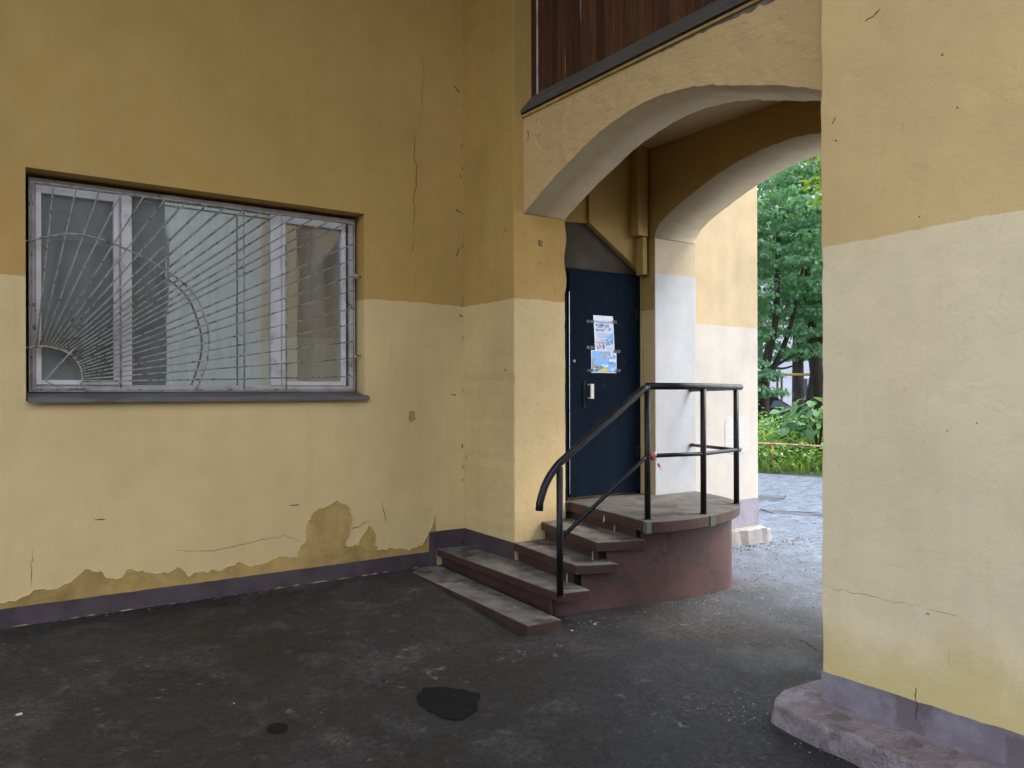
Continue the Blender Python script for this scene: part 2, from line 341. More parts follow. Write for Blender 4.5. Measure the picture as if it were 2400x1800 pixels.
patch('tar_patch', [(1.294+.052*math.cos(t)*random.uniform(.9, 1.08), 3.90+.058*math.sin(t)*random.uniform(.9, 1.08)) for t in np.linspace(0, 6.28, 19)[:-1]], M_['tar'], amp=.002)
patch('tar_patch', [(8.75, 7.1), (9.0, 7.2), (9.7, 5.8), (9.45, 5.7)], M_['tar2'], amp=.035)
patch('tar_patch', [(9.6, 8.0), (10.2, 8.25), (10.6, 7.66), (10.2, 7.4), (9.8, 7.5)], M_['tar2'], amp=.035)

# ------------------------------------------------------------ passage wall with the window
WY = 6.33; x0, x1, z0, z1 = .365, 2.872, 1.532, 3.14
pw = thing('passage_wall', (-1.5, WY, 0), 'long ochre and cream plaster wall holding the wide barred window', 'wall')
b = MB(); XL, XR_, TOP = -7, 3.883, 7.2
for (a, c, d, e) in ((XL, x0, -.3, TOP), (x1, XR_+.6, -.3, TOP), (x0, x1, -.3, z0), (x0, x1, z1, TOP)):
    b.add([(a, WY, d), (c, WY, d), (c, WY, e), (a, WY, e)], [(0, 1, 2, 3)])
    b.add([(a, WY+.36, d), (c, WY+.36, d), (c, WY+.36, e), (a, WY+.36, e)], [(3, 2, 1, 0)])
YB = WY+.36
b.add([(x0, WY, z0), (x1, WY, z0), (x1, WY, z1), (x0, WY, z1), (x0, YB, z0), (x1, YB, z0), (x1, YB, z1), (x0, YB, z1)],
      [(0, 4, 5, 1), (1, 5, 6, 2), (2, 6, 7, 3), (3, 7, 4, 0)])
b.add([(XL, WY, -.3), (XR_+.6, WY, -.3), (XR_+.6, WY, TOP), (XL, WY, TOP), (XL, YB, -.3), (XR_+.6, YB, -.3), (XR_+.6, YB, TOP), (XL, YB, TOP)],
      [(0, 1, 5, 4), (3, 7, 6, 2), (0, 4, 7, 3), (1, 2, 6, 5)])
b.build('plaster_face', M_['wall'], pw, fix=False)
# old ochre coat laid bare above the skirting (traced outline of the peeled edge)
pe = [(-.5, .16), (.213, .175), (.347, .198), (.434, .236), (.549, .22), (.64, .266), (.719, .335), (.827, .309), (.861, .251), (.959, .248), (1.015, .303), (1.137, .26), (1.269, .235), (1.344, .273), (1.417, .186), (1.529, .216), (1.671, .206), (1.785, .254), (1.868, .214), (2.037, .226), (2.142, .26), (2.266, .232), (2.293, .326), (2.338, .356), (2.357, .53), (2.449, .619), (2.523, .63), (2.618, .676), (2.714, .614), (2.762, .491), (2.732, .385), (2.693, .28), (2.81, .267), (2.83, .338), (2.91, .449), (2.97, .341), (2.98, .21), (3.134, .207), (3.281, .175), (3.431, .196), (3.50, .30), (3.57, .46)]
top = ragged(pe, .025, .007); poly = top+[(3.58, .05), (-.5, .05)]
m = MB(); m.prism([(p[0], WY+.01, p[1]) for p in poly], [(p[0], WY-.0025, p[1]) for p in poly])
m.build('peeled_patch', M_['ochre'], pw)
MB().tube([(p[0], WY-.001, p[1]) for p in top[6:-2]], [random.uniform(.001, .0065) for _ in top[6:-2]], 5).build('flaked_edge', M_['wall'], pw)
def ribbon(pts, wd, nrm, name, mat, parent):    # thin crack following a wall
    pts = [np.array(p) for p in ragged(pts, .02, .004)]; nrm = np.array(nrm, float); mb = MB(); L = []; R = []
    for i, p in enumerate(pts):
        d = pts[min(i+1, len(pts)-1)]-pts[max(i-1, 0)]; d /= np.linalg.norm(d)+1e-9
        s = np.cross(d, nrm); k = wd*(.35+.65*math.sin(math.pi*(i+.5)/len(pts)))*random.uniform(.6, 1.3)
        p = p-nrm*np.dot(p-pts[0], nrm)+nrm*.0015; L.append(tuple(p-s*k)); R.append(tuple(p+s*k))
    n = len(L); mb.add(L+R, [(i, i+1, n+i+1, n+i) for i in range(n-1)])
    return mb.build(name, mat, parent, fix=False)
def crackY(pts, wd, parent=pw, y=WY): ribbon([(a, y, c) for a, c in pts], wd, (0, -1, 0), 'crack', M_['crack'], parent)
crackY([(3.359, 3.964), (3.364, 3.864), (3.355, 3.729), (3.383, 3.633), (3.376, 3.49), (3.35, 3.31), (3.368, 3.187), (3.343, 3.075)], .0042)
crackY([(3.456, 4.682), (3.446, 4.604), (3.467, 4.499), (3.447, 4.368), (3.441, 4.215), (3.422, 4.077), (3.393, 3.953)], .002)
crackY([(3.352, 3.026), (3.348, 2.925), (3.314, 2.797)], .002)
crackY([(3.361, 2.676), (3.37, 2.576), (3.351, 2.491)], .0015)
crackY([(2.70, .40), (2.82, .43), (2.92, .47)], .003); crackY([(1.32, .40), (1.6, .36), (1.9, .40), (2.15, .42), (2.3, .36)], .0022)
crackY([(3.03, .62), (3.06, .50), (3.07, .44)], .003); crackY([(.40, .52), (.39, .40), (.395, .26)], .002)
crackY([(2.37, .50), (2.375, .42)], .002); crackY([(3.12, 2.0), (3.11, 1.86), (3.13, 1.75)], .001)
crackY([(.784, .68), (.85, .675)], .006); crackY([(2.202, .664), (2.285, .66)], .005)
for i in range(15):      # crumbled joint in the corner
    zz = random.uniform(.45, 4.8); l = random.uniform(.01, .05)
    crackY([(3.862+random.uniform(-.015, .01), zz), (3.866+random.uniform(-.012, .006), zz-l)], random.uniform(.0025, .0065))
for a in ([(3.80, 3.30), (3.86, 3.27)], [(3.80, 2.86), (3.83, 2.94)], [(3.78, 4.45), (3.85, 4.40)], [(3.74, 1.57), (3.79, 1.56)], [(3.83, 2.32), (3.87, 2.30)]): crackY(a, .007)
# damp scuff
for cx_, cz_, rx_, rz_ in ((3.33, 1.37, .045, .05),):
    pts = [(cx_+rx_*math.cos(t)*random.uniform(.6, 1.2), cz_+rz_*math.sin(t)*random.uniform(.6, 1.2)) for t in np.linspace(0, 6.28, 14)[:-1]]
    MB().prism([(p[0], WY+.004, p[1]) for p in pts], [(p[0], WY-.0015, p[1]) for p in pts]).build('peeled_patch', M_['ochre'], pw)
# skirting band (ragged foot)
def skirt_y(xa, xb, y, zf, h, parent, t=.006, z_off=0):
    n = max(2, int((xb-xa)/.05)); mb = MB(); A = []; B = []
    for i in range(n+1):
        x = xa+(xb-xa)*i/n; A.append((x, zf(x)+random.uniform(-.008, .012))); B.append((x, zf(x)+h+random.uniform(-.002, .002)))
    po = A+B[::-1]
    mb.prism([(p[0], y+.01, p[1]) for p in po], [(p[0], y-t, p[1]) for p in po]); return mb.build('skirting', M_['skirt'], parent)
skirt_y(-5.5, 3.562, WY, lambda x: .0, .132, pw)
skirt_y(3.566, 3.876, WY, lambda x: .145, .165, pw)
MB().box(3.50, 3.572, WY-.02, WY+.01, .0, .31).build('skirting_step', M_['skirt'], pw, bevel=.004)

# window: outer frame > sashes, panes ; grille > bars
FY = 6.48; W0, W1, B0, B1 = .392, 2.85, 1.597, 3.112
fr = MB()
fr.box(W0, .436, FY, FY+.07, B0, B1).box(2.79, W1, FY, FY+.07, B0, B1).box(.436, 2.79, FY, FY+.07, B1-.045, B1).box(.436, 2.79, FY, FY+.07, B0, B0+.05)
win = fr.build('window', M_['upvcdirty'], pw, bevel=.004)
mu = MB(); mu.box(.968, 1.054, FY-.004, FY+.07, B0+.05, B1-.045).box(2.105, 2.19, FY-.004, FY+.07, B0+.05, B1-.045)
mu.build('mullion', M_['upvc'], win, bevel=.004)
def sash(xa, xb, za, zb, wd=.034):
    s = MB(); y = FY-.012
    s.box(xa, xa+wd, y, y+.06, za, zb).box(xb-wd, xb, y, y+.06, za, zb).box(xa+wd, xb-wd, y, y+.06, za, za+wd).box(xa+wd, xb-wd, y, y+.06, zb-wd-.02, zb)
    s.build('sash', M_['upvc'], win, bevel=.003)
sash(.434, .966, 1.648, 3.062); sash(2.192, 2.76, 1.648, 3.062)
for xa, xb, za, zb in ((.466, .934, 1.68, 3.02), (1.052, 2.107, 1.645, 3.068), (2.224, 2.728, 1.68, 3.02)):
    MB().box(xa, xb, FY+.025, FY+.031, za, zb).build('pane', M_['glass'], win)
for xa, xb, zb in ((.466, .934, 3.010), (2.224, 2.728, 3.010)):
    pass
sb = MB(); sb.add([(x0+.008, WY-.055, 1.556), (x1+.02, WY-.055, 1.556), (x1+.02, FY+.02, 1.596), (x0+.008, FY+.02, 1.596), (x0+.008, WY-.055, 1.522), (x1+.02, WY-.055, 1.522), (x1+.02, WY-.05, 1.522), (x0+.008, WY-.05, 1.522), (x1+.02, WY-.05, 1.548), (x0+.008, WY-.05, 1.548), (x1+.02, FY+.02, 1.588), (x0+.008, FY+.02, 1.588)],
    [(0, 1, 2, 3), (4, 5, 1, 0), (7, 6, 5, 4), (9, 8, 6, 7), (11, 10, 8, 9), (3, 2, 10, 11), (1, 5, 6, 8, 10, 2), (0, 3, 11, 9, 7, 4)])
sb.build('window_sill', M_['zinc'], pw)
GY = 6.40
gr = MB(); rb = .0078
gr.tube([(.402, GY, 1.612), (.402, GY, 3.062), (2.80, GY, 3.05), (2.80, GY, 1.612), (.402, GY, 1.612)], .008, 6)
for zz in (1.905, 2.645): gr.tube([(.36, GY, zz), (.42, GY, zz)], .007, 6)
for zz in (1.91, 2.60): gr.tube([(2.79, GY, zz), (2.88, GY, zz+.004)], .008, 6).tube([(2.82, GY, zz-.02), (2.82, GY, zz+.02)], .012, 8)
grille = gr.build('window_grille', M_['bar'], pw)
C0 = (.44, 1.655)
big = bez([(.387, 2.643), (.528, 2.695), (.679, 2.724), (.903, 2.686), (1.209, 2.555), (1.457, 2.376), (1.559, 2.16), (1.588, 1.972), (1.558, 1.795), (1.493, 1.615)], 6)
small = bez([(.386, 1.904), (.458, 1.914), (.527, 1.909), (.634, 1.868), (.699, 1.78), (.714, 1.687), (.690, 1.615)], 6)
for arc in (big, small): MB().tube([(a, GY-.008, c) for a, c in arc], rb, 6).build('arc_bar', M_['bar'], grille)
ends = [(a, 3.055) for a in (.538, .68, .826, .967, 1.12, 1.271, 1.42, 1.574, 1.713, 1.862, 2.001, 2.136, 2.282, 2.439, 2.586, 2.735)]
ends += [(2.80, c) for c in (2.882, 2.747, 2.604, 2.476, 2.323, 2.183, 2.033, 1.887, 1.728)]
sm = np.array(small); cum = np.r_[0, np.cumsum(np.linalg.norm(np.diff(sm, axis=0), axis=1))]
for i, (ex, ez) in enumerate(ends):
    t = cum[-1]*(.09+.80*i/(len(ends)-1)); sx = np.interp(t, cum, sm[:, 0]); sz = np.interp(t, cum, sm[:, 1])
    MB().tube([(sx, GY, sz), ((sx+ex)/2+random.uniform(-.003, .003), GY, (sz+ez)/2+random.uniform(-.004, .004)), (ex, GY, ez)], rb*.8, 6).build('bar', M_['bar'], grille)
for xx, za, zb in ((.967, 1.612, 3.055), (1.864, 1.612, 3.05), (2.207, 1.605, 2.80)):
    MB().tube([(xx, GY+.009, za), (xx, GY+.009, zb)], rb*.85, 6).build('bar', M_['bar'], grille)
MB().tube(bez([(.666, GY-.015, 1.91), (.50, GY-.015, 1.70), (.495, GY-.015, 1.67), (.54, GY-.015, 1.645), (.633, GY-.015, 1.621), (.737, GY-.015, 1.628)], 4), .006, 6).build('latch_rod', M_['bar'], grille)
# dim room behind the glass
rm = MB(); rm.add([(-.6, YB+.004, .6), (4.4, YB+.004, .6), (4.4, 9.5, .6), (-.6, 9.5, .6), (-.6, YB+.004, 3.5), (4.4, YB+.004, 3.5), (4.4, 9.5, 3.5), (-.6, 9.5, 3.5)],
    [(0, 1, 2, 3), (7, 6, 5, 4), (3, 2, 6, 7), (0, 3, 7, 4), (2, 1, 5, 6)])
rm.build('room', rough_mat('room_paint', (.20, .22, .20), (.25, .27, .25), 2), kind='structure', fix=False)

# ------------------------------------------------------------ outer arched wall: pier, spandrel, planks
JY = 5.514; JR = 2.485; XF, XP, XK = 3.883, 3.99, 4.445
aw = thing('arched_wall', (XF, 4.0, 0), 'first arched wall of lumpy tan plaster with dark planks over its arch', 'wall')
def wavy_pier(xa, xb, y0, y1, zb, zt, mats, parent, chip, mi=0):
    zz = list(np.arange(zb, zt, .07)); po = [(xa+random.gauss(0, .0015), z) for z in zz]+[(xa, zt), (xb, zt)]
    po += [(xb+random.gauss(0, .002)+(.014*math.sin((z-chip[0])/(chip[1]-chip[0])*9.4)+.008 if chip[0] < z < chip[1] else 0), z) for z in zz[::-1]]
    MB().prism([(p[0], y0, p[1]) for p in po], [(p[0], y1, p[1]) for p in po], mi).build('pier', mats, parent, bevel=.006)
wavy_pier(XF, XK, JY, WY+.002, -.2, TOP, M_['pier'], aw, (2.5, 3.05))
def arch_pts(spr_l, prof, spr_r, n=5, amp=.0028):
    p = bez(prof, n); return [p[0]]+[(a+random.gauss(0, amp*.4), c+random.gauss(0, amp)) for a, c in p[1:-1]]+[p[-1]]
A1 = [(5.514, 3.13), (5.40, 3.195), (5.13, 3.328), (4.80, 3.468), (4.52, 3.565), (4.25, 3.628), (4.0, 3.65), (3.75, 3.634), (3.48, 3.585), (3.2, 3.495), (2.87, 3.39), (2.6, 3.26), (JR, 3.13)]
arc1 = arch_pts(0, A1, 0); ZL = 4.02
def arch_wall(name, arc, xa, xb, yl, yr, zt, mats, parent, bevel=.01):
    n = len(arc); fr_ = [(yl, arc[0][1])]+list(arc)+[(yr, arc[-1][1]), (yr, zt)]+[(yr+(yl-yr)*t, zt) for t in (.25, .5, .75)]+[(yl, zt)]
    if abs(yl-arc[0][0]) < 1e-6: fr_ = fr_[1:]
    if abs(yr-arc[-1][0]) < 1e-6: fr_ = [p for i, p in enumerate(fr_) if not (p == (yr, arc[-1][1]) and i > 0 and fr_[i-1] == p)]
    sides = []; N = len(fr_); arcset = set(arc)
    for i in range(N):
        a, c = fr_[i], fr_[(i+1) % N]; sides.append(1 if (a in arcset and c in arcset) else 0)
    mb = MB(); mb.prism([(xa, *p) for p in fr_], [(xb, *p) for p in fr_], 0, mside=sides)
    for i, f in enumerate(mb.mi):
        if f == 1: mb.sm[i] = True
    return mb.build(name, mats, parent)
arch_wall('spandrel', arc1, XP, XK, 5.514, JR, ZL, [M_['spandrel'], M_['soffit']], aw)
MB().box(XK+.001, 5.439, 1.2, 2.44, -.4, 3.929).build('pier', M_['pillar'], aw)  # unseen filler added behind the pillar to keep court light out of the vestibule
# jamb between ground and springing on the far (right) side is the pier behind the pillar
MB().box(XF+.021, XK, -6, JR, -.4, TOP).build('pier', M_['pillar'], aw)
# sloping sill board, batten, trim, planks
sl = MB(); sl.prism([(3.958, 5.545, 3.992), (3.958, 5.545, 4.018), (4.10, 5.50, 4.185), (4.10, 5.50, 4.15)], [(3.958, 2.49, 3.992), (3.958, 2.49, 4.018), (4.10, 2.49, 4.185), (4.10, 2.49, 4.15)])
sl.build('sill_board', M_['sillboard'], aw)
MB().box(3.972, 3.992, 2.49, 5.53, 3.957, 3.977).build('batten', M_['ochre'], aw)
MB().box(3.975, 4.0, 2.49, 5.52, 3.978, 3.993).build('shadow_gap', M_['black'], aw)
MB().box(4.075, 4.10, 5.455, 5.512, 4.15, TOP).build('trim', WOOD[1], aw)
MB().box(4.085, 4.10, 5.435, 5.452, 4.15, TOP).build('trim', M_['upvcdirty'], aw)
yy = 5.432; i = 0
while yy > 2.52:
    wd = random.uniform(.085, .105); sl_ = i in (3, 5, 9, 12); xo = random.uniform(-.004, .004); gp = .0028
    t = .012 if sl_ else gp
    zc = {3: (4.1, 4.5), 5: (4.5, 4.95), 9: (4.6, 5.0), 12: (4.7, 5.1)}.get(i)
    yl, yr = yy-gp, yy-wd+gp
    if zc:   # a split along one edge lets the sky through
        za, zb = zc; po = [(yl, 4.15), (yr, 4.15), (yr, za), (yr+.007, (za+zb)/2), (yr, zb), (yr, TOP), (yl, TOP)]
    else: po = [(yl, 4.15), (yr, 4.15), (yr, TOP), (yl, TOP)]
    MB().prism([(4.085+xo, *p) for p in po], [(4.107+xo, *p) for p in po]).build('plank', WOOD[(i*3+i//4) % 5], aw)
    yy -= wd; i += 1
ya = np.arange(4.3, 2.55, -.04); lo_ = [3.957-max(.004, (.004+.03*(4.3-y)/1.7)*random.uniform(.3, 1.5)) for y in ya]
po = [(y, 3.958) for y in ya]+[(y, z) for y, z in zip(ya[::-1], lo_[::-1])]
MB().prism([(XP-.003, *p) for p in po], [(XP+.02, *p) for p in po]).build('crumbled_edge', rough_mat('crumbled_plaster', (.13, .10, .09), (.24, .19, .16), 14, bump=.7, bd=.02), aw)
po = [(5.31+.032*math.cos(t)*random.uniform(.85, 1.1), 3.80+.075*math.sin(t)*random.uniform(.85, 1.1)) for t in np.linspace(0, 6.28, 17)[:-1]]
MB().prism([(XP-.006, *p) for p in po], [(XP+.02, *p) for p in po]).build('paint_flake', M_['spandrel'], aw, bevel=.002)
# small metal box and nail on the pier reveal, flake of paint
MB().box(4.152, 4.192, JY-.004, JY+.01, 2.875, 2.92).build('junction_plate', M_['ochre'], aw, bevel=.002)
MB().box(4.150, 4.155, JY-.007, JY, 2.872, 2.922).box(4.15, 4.192, JY-.007, JY, 2.87, 2.875).box(4.176, 4.181, JY-.0065, JY, 2.895, 2.918).build('plate_edge', M_['crack'], aw)
crackY([(4.168, 2.722), (4.170, 2.705)], .007, aw, JY)
def crackX(pts, wd, x, parent): ribbon([(x, a, c) for a, c in pts], wd, (-1, 0, 0), 'crack', M_['crack'], parent)
crackX([(5.32, 3.90), (5.34, 3.83), (5.30, 3.77), (5.27, 3.76)], .003, XP, aw)
crackX([(5.455, 3.84), (5.44, 3.80), (5.447, 3.74)], .007, XP, aw)
skirt_s = MB(); po = [(5.516, .14), (6.326, .14), (6.326, .31), (5.516, .295)]
skirt_s.prism([(XF+.01, *p) for p in po], [(XF-.006, *p) for p in po]); skirt_s.build('skirting', M_['skirt'], aw)
for a in ([(6.30, 1.0), (6.29, .96)], [(5.66, 1.77), (5.63, 1.79)], [(5.64, 3.0), (5.645, 2.98)]): crackX(a, .006, XF, aw)

# right pillar
XR = 3.78; PY = 2.503
rp = thing('plaster_pillar', (4.1, 1.5, 0), 'wide pale plaster pillar with grey purple skirting on the right', 'pillar')
pe_ = [(-.0+PY, -.3)]+[(PY+random.gauss(0, .003)+.004*math.sin(z*3), z) for z in np.arange(.1, TOP, .12)]+[(PY, TOP)]
mb = MB(); po = [(.9, -.3)]+pe_+[(.9, TOP)]
mb.prism([(XR, *p) for p in po], [(XF+.02, *p) for p in po]); mb.build('plaster_face', M_['pillar'], rp, bevel=.006)
n = 40; A = []; B_ = []
for i in range(n+1):
    y = .2+(PY+.004-.2)*i/n; A.append((y, -.09+random.uniform(-.004, .004))); B_.append((y, .085+random.uniform(-.003, .003)))
po = A+B_[::-1]
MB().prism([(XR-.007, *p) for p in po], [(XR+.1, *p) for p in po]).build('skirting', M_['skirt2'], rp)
crackX([(2.50, .545), (2.40, .54), (2.28, .545), (2.15, .54), (1.98, .548)], .0009, XR, rp)
crackX([(1.93, .545), (1.80, .54)], .0008, XR, rp)
crackX([(2.0, .09), (1.995, .0)], .004, XR-.007, rp); crackX([(2.0, .15), (2.0, .09)], .003, XR, rp)
for a in ([(2.435, 3.0), (2.415, 3.03)], [(2.42, 2.91), (2.41, 2.90)], [(2.25, 3.47), (2.17, 3.50)], [(1.56, 3.52), (1.55, 3.51)], [(1.87, 3.16), (1.86, 3.165)], [(1.80, 2.90), (1.795, 2.89)], [(1.98, 2.42), (1.97, 2.425)], [(1.85, 1.40), (1.845, 1.395)], [(1.72, 1.44), (1.715, 1.435)], [(1.95, .52), (1.935, .52)]): crackX(a, .0035, XR, rp)
MB().box(XR+.03, XF+.02, -6., .898, -.4, 9.5).build('court_wall', M_['court'], origin=(XR, -2.5, 0), label='pale plastered court wall mirrored in the middle window pane', cat='wall')  # made pale for the reflection, raised out of view to block sun
# kerb stone at its foot
ko = [(3.46, .2), (3.475, 1.6), (3.49, 2.3), (3.50, 2.52), (3.53, 2.62), (3.60, 2.675), (3.72, 2.70), (3.9, 2.69), (4.2, 2.66), (4.6, 2.62), (4.6, 2.4), (3.95, 2.4), (3.95, .2)]
kb = []
for i in range(len(ko)):
    a, c = ko[i], ko[(i+1) % len(ko)]; L = math.dist(a, c); m_ = max(1, int(L/.07))
    for k in range(m_):
        t = k/m_; kb.append((a[0]+(c[0]-a[0])*t+random.gauss(0, .004), a[1]+(c[1]-a[1])*t+random.gauss(0, .003)))
mb = MB(); cx_, cy_ = 3.8, 1.8
def foot(p): return (p[0]-(.025 if p[0] < 3.7 else 0), p[1]+(.02 if p[1] > 2.6 else 0))
mb.prism([(*foot(p), gz(*p)-.05) for p in kb], [(*p, -.06+random.gauss(0, .003)-(.012 if p[0] < 3.7 else 0)) for p in kb])
mb.build('kerb_stone', M_['kerb'], origin=(3.7, 1.8, -.2), bevel=.014, label='worn purple grey concrete kerb under the wide pillar at right', cat='kerb')

# ------------------------------------------------------------ vestibule: door wall, inner arch, outer wall
DY = 5.564
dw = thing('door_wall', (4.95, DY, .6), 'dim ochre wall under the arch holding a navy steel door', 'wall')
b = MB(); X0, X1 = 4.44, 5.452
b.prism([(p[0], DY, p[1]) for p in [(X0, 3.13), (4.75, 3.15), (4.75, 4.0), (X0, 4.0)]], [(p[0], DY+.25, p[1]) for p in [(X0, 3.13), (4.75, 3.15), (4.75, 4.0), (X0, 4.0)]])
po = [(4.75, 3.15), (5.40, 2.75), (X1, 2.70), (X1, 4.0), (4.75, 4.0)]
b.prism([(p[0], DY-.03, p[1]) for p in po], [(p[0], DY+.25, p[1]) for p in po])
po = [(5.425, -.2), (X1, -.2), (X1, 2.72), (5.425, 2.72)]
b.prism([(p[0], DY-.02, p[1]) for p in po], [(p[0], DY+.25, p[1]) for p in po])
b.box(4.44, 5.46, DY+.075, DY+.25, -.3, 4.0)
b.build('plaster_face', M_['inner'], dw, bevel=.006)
po = [(X0, 2.70), (5.44, 2.70), (5.44, 2.76), (4.77, 3.18), (X0, 3.18)]
MB().prism([(p[0], DY+.03, p[1]) for p in po], [(p[0], DY+.06, p[1]) for p in po]).build('transom_panel', M_['brown'], dw)
dr = MB(); dr.box(4.53, 5.415, DY-.004, DY+.04, .625, 2.69)
door = dr.build('door', M_['door'], dw, bevel=.004)
df = MB(); df.box(4.455, 4.512, DY+.004, DY+.06, .60, 2.70).box(5.418, 5.43, DY+.004, DY+.06, .60, 2.70).box(4.512, 5.418, DY+.006, DY+.06, 2.692, 2.72)
df.build('door_frame', M_['door'], door)
MB().box(4.512, 4.529, DY+.02, DY+.05, .62, 2.69).build('door_gap', M_['black'], door)
MB().box(4.5285, 4.5315, DY-.007, DY-.003, .66, 2.5).build('edge_wear', M_['chrome'], door)
MB().box(4.69, 4.72, DY-.012, DY-.004, 1.44, 1.69).build('lock_plate', M_['black'], door, bevel=.003)
hd_ = MB(); hd_.tube([(4.748, DY-.004, 1.655), (4.748, DY-.05, 1.655), (4.748, DY-.055, 1.65), (4.748, DY-.055, 1.535), (4.748, DY-.05, 1.53), (4.748, DY-.004, 1.53)], .006, 8).box(4.735, 4.772, DY-.066, DY-.054, 1.525, 1.66)
hd_.build('handle', flat('cream_handle', (.62, .58, .47), .3, .5), door, bevel=.003)
MB().tube([(4.586, DY-.012, 1.87), (4.586, DY, 1.87)], .013, 12).build('peephole', M_['bar'], door)
for zz in (2.28, .96): MB().tube([(5.365, DY-.012, zz), (5.365, DY-.012, zz+.10)], .011, 8).box(5.355, 5.40, DY-.008, DY, zz-.01, zz+.11).build('hinge', M_['black'], door)
MB().tube([(4.60, DY-.008, 1.40), (4.60, DY, 1.40)], .01, 8).build('keyhole', M_['black'], door)
# boxed down-pipe in the corner
pb = thing('pipe_casing', (5.33, 5.5, 3.07), 'pale square pipe casing hanging in the dim corner above the door', 'pipe casing')
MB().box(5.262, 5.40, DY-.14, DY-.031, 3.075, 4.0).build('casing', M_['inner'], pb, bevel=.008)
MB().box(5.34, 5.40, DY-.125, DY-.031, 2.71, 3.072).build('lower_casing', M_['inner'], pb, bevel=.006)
for zz in (3.75, 3.55, 3.42, 3.2): crackY([(5.385, zz), (5.38, zz-.03)], .006, pb, DY-.14)
# inner arch
XI, XO = 5.44, 6.01; J2 = 5.38
ia = thing('inner_arch_wall', (XI, 4.0, 0), 'second arched wall behind the landing with pale bluish white lower jamb', 'wall')
A2 = [(J2, 3.06), (5.355, 3.14), (5.225, 3.247), (4.882, 3.395), (4.565, 3.507), (4.27, 3.575), (3.995, 3.605), (3.7, 3.595), (3.4, 3.53), (3.0, 3.39), (2.7, 3.23), (2.6, 3.06)]
arc2 = arch_pts(0, A2, 0); 
po = [(J2, -.3), (J2, 3.06), (DY+.2, 3.06), (DY+.2, -.3)]
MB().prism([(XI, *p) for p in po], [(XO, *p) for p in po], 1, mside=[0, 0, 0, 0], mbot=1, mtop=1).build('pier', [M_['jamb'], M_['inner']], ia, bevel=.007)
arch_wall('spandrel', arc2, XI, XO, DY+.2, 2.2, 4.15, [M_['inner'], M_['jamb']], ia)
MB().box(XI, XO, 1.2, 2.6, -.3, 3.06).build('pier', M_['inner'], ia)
crackX([(5.42, 2.95), (5.43, 2.9)], .006, XI, ia); crackX([(5.41, 2.6), (5.42, 2.57)], .006, XI, ia)
ceil = MB().box(XK-.002, XI+.002, 1.2, DY+.2, 3.93, 4.1).build('ceiling', M_['ceil'], kind='structure', label='low plaster ceiling between the two arches')
ow = thing('outer_wall', (6.6, DY, 0), 'sunlit cream end wall beyond the second arch beside the yard', 'wall')
MB().box(XO+.002, 7.17, 5.53, 6.4, -.2, 6).build('plaster_face', M_['outer'], ow, bevel=.01)
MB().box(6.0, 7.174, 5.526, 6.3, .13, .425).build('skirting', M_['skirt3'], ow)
pts = [(6.63+.14*math.cos(t)*random.uniform(.85, 1.05)*1.15, 1.12+.22*math.sin(t)*random.uniform(.9, 1.05)) for t in np.linspace(.3, 6.58, 18)[:-1]]
MB().prism([(6.82+.2*math.copysign(abs(math.cos(t))**.4, math.cos(t)), 5.526, 1.13+.20*math.copysign(abs(math.sin(t))**.4, math.sin(t))) for t in np.linspace(0, 6.28, 25)[:-1]],
           [(6.82+.2*math.copysign(abs(math.cos(t))**.4, math.cos(t)), 5.535, 1.13+.20*math.copysign(abs(math.sin(t))**.4, math.sin(t))) for t in np.linspace(0, 6.28, 25)[:-1]]).build('paint_patch', flat('pale_touch_up', (.475, .46, .42), .7), ow)
# broken stone foot of that wall
so = [(6.05, 5.50), (6.5, 5.46), (6.78, 5.44), (7.0, 5.41), (7.25, 5.43), (7.40, 5.52), (7.45, 5.70), (7.36, 6.3), (6.05, 6.3)]
sp = []
for i in range(len(so)):
    a, c = so[i], so[(i+1) % len(so)]; m_ = max(1, int(math.dist(a, c)/.06))
    for k in range(m_): t = k/m_; sp.append((a[0]+(c[0]-a[0])*t+random.gauss(0, .008), a[1]+(c[1]-a[1])*t+random.gauss(0, .006)))
MB().prism([(*p, gz(*p)-.06) for p in sp], [(p[0]-.012, p[1]+.015,   .112-(.045 if p[0] > 7.2 else 0)+random.gauss(0, .006)) for p in sp]).build('stone_footing', M_['stone'], origin=(6.8, 5.6, 0), bevel=.012, label='chipped pale stone footing below the cream end wall', cat='footing')

# ------------------------------------------------------------ entrance steps
st = thing('entrance_steps', (4.4, 5.0, 0), 'concrete entrance steps with red painted sides and a rounded landing', 'steps')
def tread(poly, z, th, bot=None, name='step', bev=.006):
    MB().slab(poly, bot if bot is not None else z-th, z, 1, mtop=0).build(name, [M_['landtop' if name == 'landing' else 'tread'], M_['redpaint']], st, bevel=bev)
tread([(3.262, 6.20), (3.146, 4.315), (3.425, 4.30), (3.60, 6.325), (3.40, 6.325)], 0.0, 0, lambda p: gz(*p)-.04)
tread([(3.583, 6.322), (3.487, 4.391), (3.735, 4.35), (3.90, 5.50), (3.878, 5.51), (3.878, 6.322)], .15, .062)
tread([(3.87, 5.508), (3.729, 4.502), (4.03, 4.365), (4.25, 5.508)], .30, .068)
tread([(4.163, 5.508), (3.928, 4.496), (4.30, 4.35), (4.5, 5.508)], .45, .07)
ld = [(4.481, 5.508), (4.254, 4.287)]+bez([(4.254, 4.287), (4.45, 4.228), (4.80, 4.215), (5.18, 4.295), (5.49, 4.435), (5.70, 4.62), (5.86, 4.90), (5.98, 5.37)], 5)[1:]+[(5.43, 5.37), (5.43, 5.63), (4.45, 5.63), (4.45, 5.508)]
tread(ld, .60, .084, name='landing', bev=.005)
